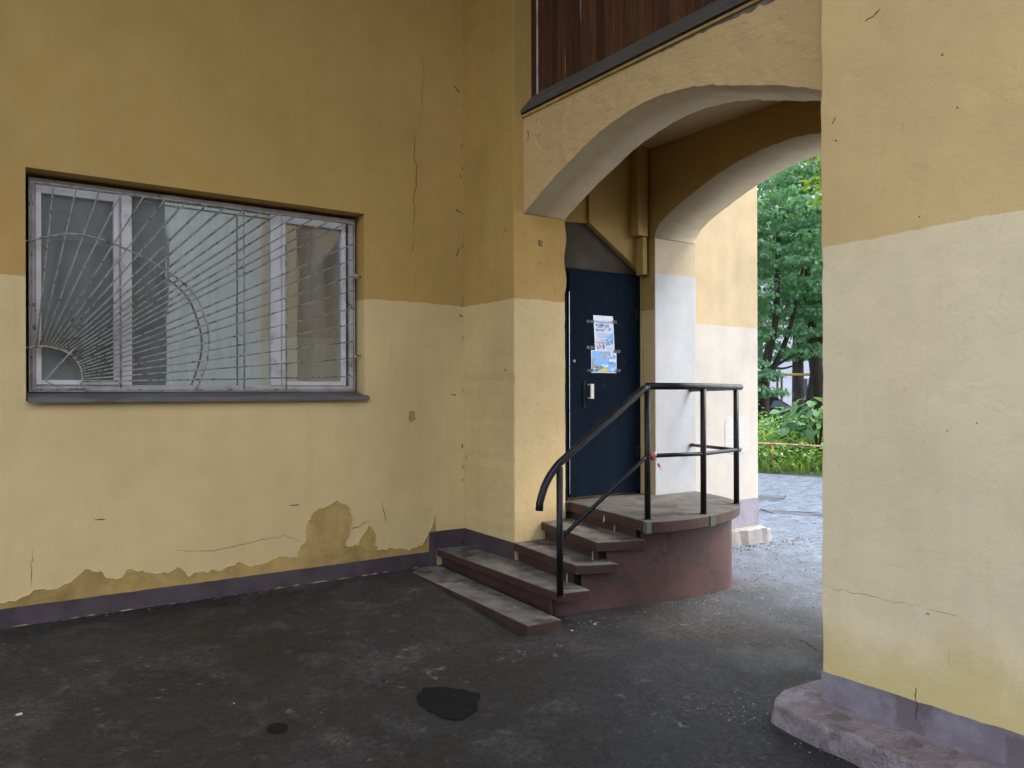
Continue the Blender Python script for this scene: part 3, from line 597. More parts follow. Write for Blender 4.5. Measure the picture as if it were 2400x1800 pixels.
# risers and the painted cheek below
rs = MB()
for (a, c, zt) in (((3.63, 6.32), (3.53, 4.55), .09), ((3.915, 5.505), (3.78, 4.60), .232), ((4.205, 5.505), (3.985, 4.56), .38), ((4.515, 5.505), (4.325, 4.50), .516)):
    po = [a, c, (4.9, c[1]+.05), (4.9, a[1])]
    rs.slab(po, -.2, zt)
rs.build('riser', M_['redpaint'], st)
bw = MB(); bo = [(3.56, 4.545), (3.80, 4.53), (4.02, 4.50), (4.40, 4.42), (4.85, 4.36), (5.20, 4.36), (5.41, 4.415), (5.43, 4.6), (5.44, 5.36)]
cur = bez([(3.56, 4.545), (3.80, 4.53), (4.02, 4.495), (4.32, 4.435), (4.60, 4.385), (4.86, 4.358), (5.10, 4.352), (5.28, 4.375), (5.38, 4.425), (5.43, 4.53), (5.45, 4.75), (5.45, 5.36)], 6)
vs = []; fs = []
for x, y in cur:
    zt = .089 if x < 3.799 else .231 if x < 4.019 else .379 if x < 4.319 else .515
    if vs and vs[-1][2] != zt: vs += [(x, y, -.25), (x, y, zt)]; fs.append(None)
    vs += [(x, y, -.25), (x, y, zt)]
for i in range(0, len(vs)-2, 2):
    if vs[i][:2] != vs[i+2][:2]:
        zt = min(vs[i+1][2], vs[i+3][2]); 
        if vs[i+1][2] == vs[i+3][2]: bw.f.append([i, i+2, i+3, i+1]); bw.mi.append(0); bw.sm.append(True)
        else:
            k_ = len(vs); vs += [(vs[i+2][0], vs[i+2][1], vs[i+1][2])]; bw.f.append([i, i+2, k_, i+1]); bw.mi.append(0); bw.sm.append(False)
bw.v = vs
bwo = bw.build('base_wall', M_['redbase'], st, fix=False)
for xa, za, zb in ((4.305, -.1, .36),): ribbon([(4.14, 4.476, .36), (4.14, 4.476, .1), (4.145, 4.475, -.1)], .0015, (-.2, -1, 0), 'seam', M_['crack'], st)
# bare paint stripes and chips
for x, y in ((4.262, 4.283), (4.905, 4.222)):
    MB().box(x-.03, x+.03, y-.006, y+.03, .515, .601).build('paint_stripe', M_['green'], st)
for (x, y, za, zb) in ((3.735, 4.62, .10, .22), (3.955, 4.58, .25, .37), (4.335, 4.75, .44, .51), (4.265, 4.80, .53, .59), (5.27, 4.335, .53, .59)):
    MB().prism([(x-.006, y-.0045, za), (x+.003, y-.005, za+.01), (x+.006, y-.005, (za+zb)/2), (x+.002, y-.005, zb), (x-.003, y-.0045, zb-.02)], [(x-.006, y+.004, za), (x+.003, y+.004, za+.01), (x+.006, y+.004, (za+zb)/2), (x+.002, y+.004, zb), (x-.003, y+.004, zb-.02)]).build('paint_chip', M_['chip'], st)
pts = [(4.62+.045*math.cos(t)*random.uniform(.7, 1.1), .06+.09*math.sin(t)*random.uniform(.7, 1.1)) for t in np.linspace(0, 6.28, 13)[:-1]]
MB().prism([(p[0], 4.391-.122*(p[0]-4.62)-.004, p[1]) for p in pts], [(p[0], 4.41, p[1]) for p in pts]).build('dark_stain', M_['tar'], st)

# ------------------------------------------------------------ handrail
hr = thing('handrail', (3.45, 4.345, .15), 'black painted steel pipe handrail around the landing and down the steps', 'handrail')
def nail(name, pts, r, seg=12, mat='rail'): return MB().tube(pts, r, seg).build(name, M_[mat], hr)
PP = [(3.45, 4.345, .15), (4.347, 4.385, .6), (4.907, 4.318, .6), (5.586, 4.54, .6)]
tops = [1.06, 1.61, 1.61, 1.605]
for p, t in zip(PP, tops):
    po = nail('post', [p, (p[0], p[1], t)], .0245)
    MB().tube([(p[0], p[1], p[2]-.002), (p[0], p[1], p[2]+.006)], .036, 12).build('weld_collar', M_['rail'], po)
curl = [(3.273, 4.35, .765), (3.278, 4.35, .82), (3.318, 4.35, .925), (3.376, 4.35, 1.012), (3.45, 4.348, 1.085), (4.30, 4.382, 1.60), (4.345, 4.385, 1.625)]
nail('top_rail', curl[:1]+bez(curl[1:5], 2)+[(4.30, 4.382, 1.605), (4.36, 4.385, 1.628)], .027)
nail('top_rail', [(4.34, 4.386, 1.630), (4.907, 4.318, 1.628), (5.586, 4.54, 1.626), (5.70, 4.585, 1.626)], .027)
nail('top_rail', [(5.68, 4.57, 1.624), (5.93, 5.385, 1.61)], .024)
nail('lower_rail', [(3.455, 4.345, .553), (4.30, 4.383, 1.065), (4.345, 4.385, 1.09)], .0155, 10)
nail('lower_rail', [(4.345, 4.386, 1.09), (4.907, 4.318, 1.085), (5.586, 4.535, 1.075), (5.675, 4.57, 1.072)], .0165, 10)
nail('lower_rail', [(5.665, 4.565, 1.066), (5.93, 5.378, 1.06)], .0155, 10)
for zz in (1.06, 1.61):
    MB().tube([(5.918, 5.345, zz), (5.93, 5.383, zz)], .02, 10).build('wall_bracket', M_['rust'], hr)
# strip of red and white tape on the lower rail
tp = MB(); RW = [flat('tape_red', (.26, .025, .03), .5), flat('tape_white', (.5, .44, .44), .5)]
tp.tube([(4.372, 4.383, 1.06), (4.372, 4.382, 1.115)], .027, 10, 0).tube([(4.40, 4.378, 1.10), (4.42, 4.374, 1.098)], .021, 10, 1)
for k in range(4):
    a = Vector((4.375+.018*k, 4.352-.004*k, 1.075-.026*k)); c = Vector((4.375+.018*(k+1), 4.352-.004*(k+1), 1.075-.026*(k+1)))
    tp.add([a, a+Vector((.018, .002, .012)), c+Vector((.018, .002, .012)), c], [(0, 1, 2, 3)], k % 2).add([a+Vector((0, .004, 0)), a+Vector((.018, .006, .012)), c+Vector((.018, .006, .012)), c+Vector((0, .004, 0))], [(3, 2, 1, 0)], k % 2)
tp.build('barrier_tape', RW, origin=(4.38, 4.38, 1.08), label='scrap of red and white tape knotted on the black lower rail', cat='tape')

# ------------------------------------------------------------ posters taped on the door
PC = {n_: flat('print_'+n_, c, .35, .5) for n_, c in dict(white=(.72, .76, .84), pale=(.56, .68, .88), sky=(.16, .42, .80), blue=(.05, .22, .62), navy=(.06, .09, .24), grey=(.26, .34, .37), dark=(.05, .07, .08), salmon=(.66, .36, .34), yellow=(.66, .55, .10), green=(.10, .22, .08), ochre=(.42, .33, .12), purple=(.30, .24, .42)).items()}
PN = list(PC); PM = [PC[n_] for n_ in PN]
def poster(x0_, x1_, z0_, z1_, prints, label, skew=0., top=0):
    mb = MB(); Y0 = DY-.006; W_, H_ = x1_-x0_, z1_-z0_
    P = lambda u, v, d: (x0_+u*W_+skew*(1-v), Y0-d-.003*math.sin(3.1*v), z0_+v*H_)
    def q(u0_, v0_, u1_, v1_, c, d):
        for k in range(4):
            a, e = v0_+(v1_-v0_)*k/4, v0_+(v1_-v0_)*(k+1)/4
            mb.add([P(u0_, a, d), P(u1_, a, d), P(u1_, e, d), P(u0_, e, d)], [(0, 1, 2, 3)], PN.index(c))
    q(0, 0, 1, 1, 'white', 0)
    for i, (u, v, u2, v2, c) in enumerate(prints):
        if c.startswith('tri_'): mb.add([P(u, v, .001), P(u2, v, .001), P(u2, v2, .001)], [(0, 1, 2)], PN.index(c[4:]))
        else: q(u, v, u2, v2, c, .0006+.00025*(i % 6)+(.0012 if i > 5 else 0))
    return mb.build('poster', PM, origin=(x0_, Y0, z0_), label=label, cat='poster', group='notices taped on the door', fix=False)
rnd = random.Random(3)
def photo(u, v, u2, v2, cols, nx_=5, ny_=4):
    o = []
    for i in range(nx_):
        for j in range(ny_):
            o.append((u+(u2-u)*i/nx_, v+(v2-v)*j/ny_, u+(u2-u)*(i+1)/nx_, v+(v2-v)*(j+1)/ny_, rnd.choice(cols)))
    return o
pr = [(.08, .06, .97, .88, 'pale'), (.10, .80, .95, .84, 'purple'), (.24, .775, .80, .79, 'purple')]
pr += photo(.10, .57, .50, .76, ['grey', 'dark', 'grey', 'navy', 'pale']) + photo(.53, .59, .90, .75, ['grey', 'grey', 'dark', 'pale', 'white'])
pr += [(.22, .50+.0, .78, .508, 'purple'), (.18, .465, .80, .473, 'purple'), (.15, .43, .72, .438, 'purple'), (.18, .40, .62, .408, 'purple'), (.55, .36, .97, .56, 'tri_sky')]
pr += photo(.10, .06, .56, .28, ['salmon', 'salmon', 'white', 'purple']) + [(.28, .08, .35, .20, 'dark'), (.40, .08, .48, .19, 'navy')] + photo(.55, .18, .94, .35, ['sky', 'blue', 'green', 'pale', 'sky'])
pr += [(.62, .10, .92, .112, 'purple'), (.60, .05, .94, .062, 'purple'), (.30, .31, .50, .325, 'navy')]
p1 = poster(4.815, 5.06, 1.965, 2.302, pr, 'tall narrow white notice with two grey photos, upper one on the door', .022)
pr = [(.03, .03, .97, .97, 'sky')] + photo(.36, .68, .66, .95, ['grey', 'purple', 'sky', 'salmon']) + photo(.69, .70, .96, .94, ['white', 'navy', 'purple', 'pale'])
pr += [(.69, .50, .96, .62, 'pale')] + photo(.69, .36, .96, .5, ['grey', 'ochre', 'sky', 'dark']) + photo(.03, .04, .34, .26, ['purple', 'dark', 'grey', 'white'])
pr += [(.03, .28, .28, .36, 'ochre'), (.03, .38, .12, .60, 'grey'), (.40, .26, .66, .37, 'white'), (.44, .31, .62, .325, 'purple'), (.28, .18, .46, .30, 'green'), (.36, .04, .66, .14, 'yellow'), (.41, .14, .62, .20, 'yellow'), (.45, .055, .60, .07, 'ochre')] + photo(.76, .08, .92, .24, ['pale', 'sky', 'white'], 4, 4)
p2 = poster(4.788, 5.103, 1.766, 1.976, pr, 'wide blue notice with small pictures, lower one on the door')
TAPE = flat('clear_tape', (.10, .115, .13), .15, .6)
for (p_, xa, xb, zc_) in ((p1, 4.735, 4.82, 2.24), (p1, 5.05, 5.105, 2.25), (p1, 4.73, 4.83, 2.0), (p2, 5.07, 5.145, 1.972), (p2, 4.73, 4.80, 1.785), (p2, 5.09, 5.15, 1.79)):
    mb = MB(); n_ = 5
    for k in range(n_):
        xa_, xb_ = xa+(xb-xa)*k/n_, xa+(xb-xa)*(k+1)/n_; h1, h2 = [.004+random.uniform(0, .012) for _ in '12']
        mb.add([(xa_, DY-.006-h1*.6, zc_-.012), (xb_, DY-.006-h2*.6, zc_-.012+random.uniform(-.006, .006)), (xb_, DY-.006-h2, zc_+.014), (xa_, DY-.006-h1, zc_+.014)], [(0, 1, 2, 3)])
    mb.build('tape', TAPE, p_, fix=False)

# ------------------------------------------------------------ roof over the passage
rf = MB().box(-7, XF+.25, ROOF_Y, WY+.36, TOP, TOP+.3); rf.build('passage_ceiling', M_['ceil'], kind='structure', label='plaster ceiling over the covered passage')

# ------------------------------------------------------------ yard beyond the arches
def leafmat(name, c, c2, tr=.35, rough=.45, spec=.6):
    k = NT(name)
    col = k.mix(k.ramp(k.noise(2.2, 3), .35, .65), c, c2); col = k.mix(k.ramp(k.noise(30, 2), .4, .7, 0, .4), col, tuple(v*1.3 for v in c2))
    k.fin(col, rough, spec)
    tl = k.n('ShaderNodeBsdfTranslucent'); k.put(k.mix(.5, col, (c2[0]*2.2, c2[1]*1.9, c2[2]*.8)), tl.inputs[0])
    mx = k.n('ShaderNodeMixShader'); mx.inputs[0].default_value = tr
    k.put(k.b.outputs[0], mx.inputs[1]); k.put(tl.outputs[0], mx.inputs[2]); k.put(mx.outputs[0], k.out.inputs[0])
    return k.m
LM = {'maple': leafmat('maple_leaf', (.075, .185, .10), (.115, .26, .13), .45, .3), 'bright': leafmat('bright_leaf', (.10, .19, .03), (.16, .27, .045), .5),
      'bush': leafmat('bush_leaf', (.06, .15, .065), (.10, .21, .09), .3, .55, .22), 'weed': leafmat('weed_leaf', (.09, .20, .035), (.15, .29, .05), .4), 'grass': leafmat('grass_blade', (.07, .15, .025), (.13, .22, .04), .4)}
M_['bark'] = rough_mat('bark', (.03, .026, .021), (.06, .052, .042), 9, (.8, .95), .2, .8, 30, stretch=(1, 1, .3), bd=.03)
T_ = np.array([(0, 0, 0), (.22, .10, -.03), (.48, .12, -.10), (.30, .34, -.04), (.52, .62, -.12), (.20, .58, -.02), (0, 1.0, -.14), (-.20, .58, -.02), (-.52, .62, -.12), (-.30, .34, -.04), (-.48, .12, -.10), (-.22, .10, -.03)])
TF = [(0, 1, 3, 9, 11), (1, 2, 3), (3, 4, 5), (9, 3, 5, 7), (5, 6, 7), (7, 8, 9), (9, 10, 11)]
def leaf_cloud(name, P, N, size, mat, parent=None, origin=(0, 0, 0), tmpl=None, faces=None, sv=.3, label=None, cat=None, kind=None):
    tm = T_ if tmpl is None else tmpl; fs = TF if faces is None else faces; n = len(P)
    N = N/np.linalg.norm(N, axis=1, keepdims=True)
    a = RNG.normal(size=(n, 3)); a -= N*(a*N).sum(1, keepdims=True); a /= np.linalg.norm(a, axis=1, keepdims=True); b_ = np.cross(N, a)
    s = size*(1+RNG.uniform(-sv, sv, (n, 1, 1)))
    V = P[:, None, :]+s*(tm[None, :, 0:1]*a[:, None]+tm[None, :, 1:2]*b_[:, None]+tm[None, :, 2:3]*N[:, None])
    off = wloc(parent) if parent else Vector(origin); V = V.reshape(-1, 3)-np.array(off)
    k = len(tm); loops = np.concatenate([np.array(f) for f in fs]); lens = np.array([len(f) for f in fs])
    LI = (loops[None]+np.arange(n)[:, None]*k).ravel(); LL = np.tile(lens, n); LS = np.r_[0, np.cumsum(LL)[:-1]]
    me = bpy.data.meshes.new(name); me.vertices.add(len(V)); me.vertices.foreach_set('co', V.ravel())
    me.loops.add(len(LI)); me.loops.foreach_set('vertex_index', LI.astype(np.int32)); me.polygons.add(len(LL)); me.polygons.foreach_set('loop_start', LS.astype(np.int32))
    me.update(calc_edges=True); me.materials.append(mat)
    o = bpy.data.objects.new(name, me); COL.objects.link(o)
    if parent: o.parent = parent
    else: o.location = off
    return tag(o, label, cat, None, kind)
def sprays(centers, radii, per, flat_=.35):
    P = []; N = []
    for c, r in zip(centers, radii):
        q = RNG.normal(size=(per, 3)); q /= np.linalg.norm(q, axis=1, keepdims=True); q *= RNG.uniform(.25, 1, (per, 1))**.5
        q[:, 2] = np.abs(q[:, 2])*.9-.25; d = q*np.array([1, 1, flat_])*r
        P.append(np.array(c)+d); nn = np.c_[q[:, :2]*1.1, np.full(per, .6)]+RNG.normal(0, .42, (per, 3)); N.append(nn)
    return np.concatenate(P), np.concatenate(N)
def tree(label, base, limbs, boxlo, boxhi, nclump, per, size, mat='maple', rad=(.5, 1.1), name='maple_tree', hole=None):
    t = thing(name, base, label, 'tree', 'trees beyond the weedy verge')
    mb = MB()
    for path, ra, rb_ in limbs:
        p = bez(path, 4); n_ = len(p); mb.tube(p, [ra+(rb_-ra)*i/(n_-1) for i in range(n_)], 8)
    mb.build('trunk', M_['bark'], t)
    lo, hi = np.array(boxlo), np.array(boxhi); C = []
    while len(C) < nclump:
        u = RNG.uniform(-1, 1, 3)
        if np.linalg.norm(u) > 1: continue
        p = (lo+hi)/2+u*(hi-lo)/2
        if hole and hole(p): continue
        C.append(p)
    P, N = sprays(C, RNG.uniform(*rad, len(C)), per)
    leaf_cloud('crown', P, N, size, LM[mat], t, kind='stuff')
    return t
hole = lambda p: (p[2] < 3.9 and abs(np.dot(p[:2]-np.array([20.4, 15.1]), [.57, -.82])) < .5)
tree('many stemmed maple with dark leaning limbs behind the weeds', (20.2, 15.3, 0), [
    ([(20.2, 15.35, 0), (20.1, 15.3, 1.2), (20.15, 15.2, 2.6), (20.35, 15.05, 3.8), (20.45, 15.0, 6.5)], .2, .07),
    ([(20.15, 15.3, 1.9), (20.4, 15.05, 2.5), (20.75, 14.8, 3.6), (21.1, 14.6, 5.4)], .12, .04),
    ([(20.15, 15.25, 2.2), (20.6, 14.9, 2.55), (21.0, 14.5, 2.85)], .06, .025),
    ([(20.0, 15.5, 1.0), (19.85, 15.6, 2.4), (19.7, 15.9, 4.0), (19.4, 16.2, 6)], .13, .04),
    ([(20.2, 15.2, 2.4), (20.55, 14.95, 2.3), (20.9, 14.6, 2.45)], .05, .02)],
    (17.6, 12.0, 2.2), (23.2, 18.8, 9.8), 210, 95, .13, hole=hole)
tree('low dense maple sapling left of the car, dark narrow stem', (18.9, 14.9, 0), [([(18.95, 14.95, 0), (18.9, 14.9, .9), (18.95, 14.9, 2.0)], .1, .05)],
    (17.9, 13.95, 1.15), (19.9, 15.95, 2.6), 30, 150, .12, rad=(.35, .6))
tree('broad maple with stout leaning trunk beside the playground house', (23.6, 15.0, 0), [
    ([(23.3, 15.35, -.1), (23.2, 15.4, 1.2), (23.05, 15.5, 2.6), (22.9, 15.6, 4.4), (22.9, 15.6, 8)], .30, .12),
    ([(22.75, 15.8, .2), (22.95, 15.65, 1.2), (23.05, 15.55, 2.2)], .22, .12),
    ([(23.05, 15.5, 3.0), (23.3, 14.9, 4.2), (23.5, 14.0, 6)], .12, .04)],
    (20.6, 11.0, 2.9), (26.6, 18.0, 10.8), 210, 95, .135)
tree('tall dark maple far behind, filling the top of the arch opening', (30.0, 21.0, 0), [([(30, 21, 0), (30, 21, 5), (30.3, 20.8, 11)], .3, .1)],
    (26.5, 16.0, 2.4), (33.5, 26.0, 13), 240, 90, .2, rad=(.7, 1.4))
# bright hanging branch close to the arch
hb = thing('maple_branch', (8.6, 5.0, 4.9), 'bright yellow green maple spray hanging into the top of the arch opening', 'branch')
MB().tube(bez([(9.6, 3.9, 5.9), (8.9, 4.7, 5.1), (8.3, 5.15, 4.55), (8.05, 5.38, 4.1)], 5), .018, 6).build('twig', M_['bark'], hb)
C = [(8.35, 5.08, 4.75), (8.2, 5.25, 4.5), (8.1, 5.30, 4.32), (8.15, 5.22, 4.15), (8.03, 5.36, 4.0), (8.15, 5.22, 3.9), (8.55, 4.85, 4.9), (8.3, 5.0, 4.3), (8.4, 4.95, 4.0), (8.1, 5.3, 3.78)]
P, N = sprays(C, [.2]*len(C), 26, .5); leaf_cloud('leaves', P, N, .10, LM['bright'], hb, kind='stuff')

# verge bank, weeds, bush
ed = [(13.0, 10.7), (13.176, 10.139), (13.556, 8.985), (14.2, 7.2), (15.2, 4.5)]
e0, e1 = np.array((12.4, 12.2)), np.array((15.2, 4.5)); ev = (e1-e0)/np.linalg.norm(e1-e0); en = np.array((-ev[1], ev[0]))
if en[0] < 0: en = -en
def VG(s, t): return e0+ev*s+en*t
L = np.linalg.norm(e1-e0)
vb = MB(); ns, tt = 24, [0, .12, .6, 1.5, 3, 5, 9, 16, 30]
vb.add([(*VG(L*(1.6*i/ns-.3), t+(.06*math.sin(i*1.7) if t < .3 else 0)), -.06 if t == 0 else (.0 if t < .2 else min(.28, .0+.09*t))+random.uniform(0, .02)) for t in tt for i in range(ns+1)],
       [(j*(ns+1)+i, j*(ns+1)+i+1, (j+1)*(ns+1)+i+1, (j+1)*(ns+1)+i) for j in range(len(tt)-1) for i in range(ns)], 0, True)
vb.build('verge', rough_mat('verge_soil', (.03, .045, .015), (.06, .075, .03), 3), kind='structure', label='raised grassy bank beyond the wet yard')
def bankz(t): return min(.28, .09*t) if t > .15 else -.02
# grass blades
n_ = 9000; s_ = RNG.uniform(-.1, 1.1, n_)*L; t_ = RNG.uniform(0.02, 1, n_)**1.4*4.5
P = np.array([(*VG(a, c), bankz(c)) for a, c in zip(s_, t_)])
GB = np.array([(-.012, 0, 0), (.012, 0, 0), (.02, 0, .55), (.0, 0, 1.0), (-.004, 0, .55)]); 
def blades(name, P, h, mat, wd=1., label=None, cat=None):
    n = len(P); az = RNG.uniform(0, 6.28, n); H = h*RNG.uniform(.5, 1.2, n); lean = RNG.normal(0, .3, (n, 2))
    V = np.zeros((n, 5, 3))
    for i, (u, _, z) in enumerate(GB):
        V[:, i, 0] = P[:, 0]+u*wd*np.cos(az)+lean[:, 0]*H*z*z; V[:, i, 1] = P[:, 1]+u*wd*np.sin(az)+lean[:, 1]*H*z*z; V[:, i, 2] = P[:, 2]+H*z*(1-.15*z)
    me = bpy.data.meshes.new(name); me.from_pydata(V.reshape(-1, 3).tolist(), [], [(5*i, 5*i+1, 5*i+2, 5*i+3, 5*i+4) for i in range(n)])
    me.materials.append(mat); o = bpy.data.objects.new(name, me); COL.objects.link(o); return tag(o, label, cat, None, 'stuff')
blades('grass', P, .28, LM['grass'], 1.0, 'long fresh green grass growing on the bank', 'grass')
# nettle-like weeds: stalks of paired leaves
C = []; 
for _ in range(1500):
    a, c = random.uniform(-.05, 1.05)*L, .25+random.random()**1.2*4.6; p = VG(a, c); h = random.uniform(.3, .55)*(1 if c < 1.4 else random.uniform(1.2, 1.9))
    for k in range(11):
        f = (k+1)/11; C.append((p[0]+random.gauss(0, .05+.05*(1-f)), p[1]+random.gauss(0, .05+.05*(1-f)), bankz(c)+h*f))
P = np.array(C); N = np.c_[RNG.normal(0, .5, (len(P), 2)), np.ones(len(P))]
LT = np.array([(0, 0, 0), (.28, .35, -.04), (0, 1., -.15), (-.28, .35, -.04)]); LF = [(0, 1, 2, 3)]
leaf_cloud('weeds', P, N, .10, LM['weed'], tmpl=LT, faces=LF, label='dense waist high green weeds covering the bank behind the low pipe rail', cat='weeds', kind='stuff')
# big-leaved bush: single leaves are parts
bu = thing('shrub', (14.9, 10.2, .2), 'shrub of big drooping pale green leaves at the pillar edge', 'shrub')
stm = MB(); cb = Vector((15.05, 10.05, .15)); CC = []
for k in range(9):
    az = random.uniform(0, 6.28); h = random.uniform(.9, 1.45); ro_ = random.uniform(.3, .75)
    tip = cb+Vector((ro_*math.cos(az), ro_*math.sin(az), h)); midp = cb+Vector((ro_*.35*math.cos(az), ro_*.35*math.sin(az), h*.65))
    stm.tube(bez([tuple(cb), tuple(midp), tuple(tip)], 4), [.016]*6+[.008]*3, 6)
stm.build('stem', M_['bark'], bu)
LB = np.array([(0, 0, 0), (.22, .2, .02), (.34, .5, 0), (.2, .8, -.1), (0, 1.02, -.22), (-.2, .8, -.1), (-.34, .5, 0), (-.22, .2, .02), (0, .5, -.06)])
LBF = [(0, 1, 8), (1, 2, 8), (2, 3, 8), (3, 4, 8), (4, 5, 8), (5, 6, 8), (6, 7, 8), (7, 0, 8)]
lm = bpy.data.meshes.new('leaf'); lm.from_pydata((LB*.27).tolist(), [], LBF); lm.materials.append(LM['bush'])
for p_ in lm.polygons: p_.use_smooth = True
for k in range(250):
    az = random.uniform(0, 6.28); el = random.uniform(-.15, 1.3); q = Vector((math.cos(az)*math.cos(el), math.sin(az)*math.cos(el), math.sin(el)))
    rr_ = random.uniform(.62, 1.02); lp = Vector((q.x*.95*rr_, q.y*.95*rr_, .55+q.z*.80*rr_))
    o = bpy.data.objects.new('leaf', lm); COL.objects.link(o); o.parent = bu; o.location = lp+(cb-Vector((14.9, 10.2, .2)))
    o.rotation_euler = (random.gauss(-.35, .35), random.gauss(0, .35), az-math.pi/2+random.gauss(0, .5)); o.scale = [random.uniform(.6, 1.15)]*3
# low pipe rail
pf = thing('pipe_rail', (14.01, 10.33, 0), 'low rusty orange and white pipe rail along the weedy bank', 'fence')
PK = rough_mat('peeling_pipe', (.34, .17, .11), (.48, .33, .27), 7, (.5, .8), .35, .3, 60, speck=((.16, .07, .035), 9, .58, .9))
PO = rough_mat('orange_post', (.36, .13, .06), (.45, .20, .10), 9, (.5, .8))
q0, q1 = np.array((13.54, 10.42)), np.array((14.15, 9.38)); qd = (q1-q0)/np.linalg.norm(q1-q0)
ra = [(*(q0+qd*s), .52-.04*(s/1.2)+.01*math.sin(s*2)) for s in np.arange(-2.4, 6.1, .6)]
MB().tube(ra, .022, 8).build('rail', PK, pf)
for s in (-2.1, .27, 2.6, 4.9):
    p = q0+qd*s; MB().tube([(*p, -.1), (*p, .5-.033*s)], .026, 8).build('post', PO, pf)
# playground house
ph = thing('playground_house', (24.2, 15.6, .2), 'small wooden playground house with blue roof and yellow beam', 'playground')
TEAL = flat('teal_paint', (.03, .16, .20), .5); YEL = flat('yellow_paint', (.52, .36, .05), .5); GREYB = flat('blue_grey_panel', (.22, .25, .34), .6)
d1 = np.array((.35, -1.05)); d1 = d1/np.linalg.norm(d1); d2 = np.array((d1[1]*-1, d1[0])); o0 = np.array((24.0, 16.15))
def pxy(a, c): return tuple(o0+d1*a+d2*c)
rfm = MB(); A = [(*pxy(-.15, -.2), 2.72), (*pxy(2.0, -.2), 2.72), (*pxy(2.0, 1.6), 2.72), (*pxy(-.15, 1.6), 2.72), (*pxy(.25, .7), 3.25), (*pxy(1.6, .7), 3.25)]
rfm.add(A, [(0, 1, 5, 4), (1, 2, 5), (2, 3, 4, 5), (3, 0, 4), (3, 2, 1, 0)]); rfm.build('roof', TEAL, ph)
for a, c in ((0, 0), (1.8, 0), (0, 1.4), (1.8, 1.4)): MB().tube([(*pxy(a, c), -.1), (*pxy(a, c), 2.75)], .06, 8).build('post', TEAL, ph)
pn = [(*pxy(.1, 0), .6), (*pxy(1.7, 0), .6), (*pxy(1.7, 0), 2.0), (*pxy(.1, 0), 2.0)]
MB().prism(pn, [(*pxy(.1, .05), .6), (*pxy(1.7, .05), .6), (*pxy(1.7, .05), 2.0), (*pxy(.1, .05), 2.0)]).build('panel', GREYB, ph)
MB().tube([(*pxy(-1.3, -.12), 2.2), (*pxy(1.9, -.12), 2.15)], .045, 8).build('beam', YEL, ph)
for a in (-1.25, -1.1): MB().tube([(*pxy(a, -.12), -.1), (*pxy(a, -.12), 2.2)], .04, 8).build('post', flat('rusty_post_%d' % int(-a*100), (.20, .09, .06)), ph)
# parked car
cr = thing('parked_car', (21.6, 17.2, .05), 'dark blue parked car half hidden behind the weeds and stems', 'car')
CB = NT('car_paint'); CB.fin((.012, .016, .03), .2, .6); CB.b.inputs['Coat Weight'].default_value = .6
CG = NT('car_glass'); CG.fin((.02, .025, .03), .06, .7); RUB = flat('tyre_rubber', (.015, .015, .015), .8); RIM = flat('rim_alloy', (.4, .4, .42), .3)
ux = np.array((.62, -.78)); ux /= np.linalg.norm(ux); uy = np.array((-ux[1], ux[0]))
def cp(a, c, z): q = np.array((21.6, 17.2))+ux*a+uy*c; return (q[0], q[1], .12+z)
prof = [(-2.1, .35), (-2.15, .6), (-2.05, .82), (-1.2, .92), (.9, .95), (1.9, .85), (2.15, .7), (2.15, .35)]
MB().prism([cp(a, -.82, z) for a, z in prof], [cp(a, .82, z) for a, z in prof]).build('body', CB.m, cr, bevel=.06)
cab = [(-1.25, .90), (-.65, 1.42), (.75, 1.46), (1.55, .93)]
MB().prism([cp(a, -.78 if z < 1 else -.62, z) for a, z in cab], [cp(a, .78 if z < 1 else .62, z) for a, z in cab]).build('cabin_glass', CG.m, cr, bevel=.04)
MB().prism([cp(-.62, -.60, 1.43), cp(.73, -.60, 1.47), cp(.73, .60, 1.47), cp(-.62, .60, 1.43)], [cp(-.5, -.55, 1.48), cp(.6, -.55, 1.51), cp(.6, .55, 1.51), cp(-.5, .55, 1.48)]).build('roof', CB.m, cr)
for a in (-1.35, 1.35):
    for c in (-.80, .62):
        wh = MB().tube([cp(a, c, .31), cp(a, c+.18, .31)], .31, 20).build('wheel', RUB, cr)
        MB().tube([cp(a, c-.01, .31), cp(a, c+.19, .31)], .19, 14).build('rim', RIM, wh)
for a, z in ((2.13, .68), (-2.1, .7)):
    for c in (-.6, .6): MB().tube([cp(a, c-.12, z), cp(a, c+.12, z)], .07, 8).build('headlight' if a > 0 else 'tail_light', flat('lamp_%d%d' % (a > 0, c > 0), (.6, .6, .6) if a > 0 else (.4, .03, .03), .2), cr)
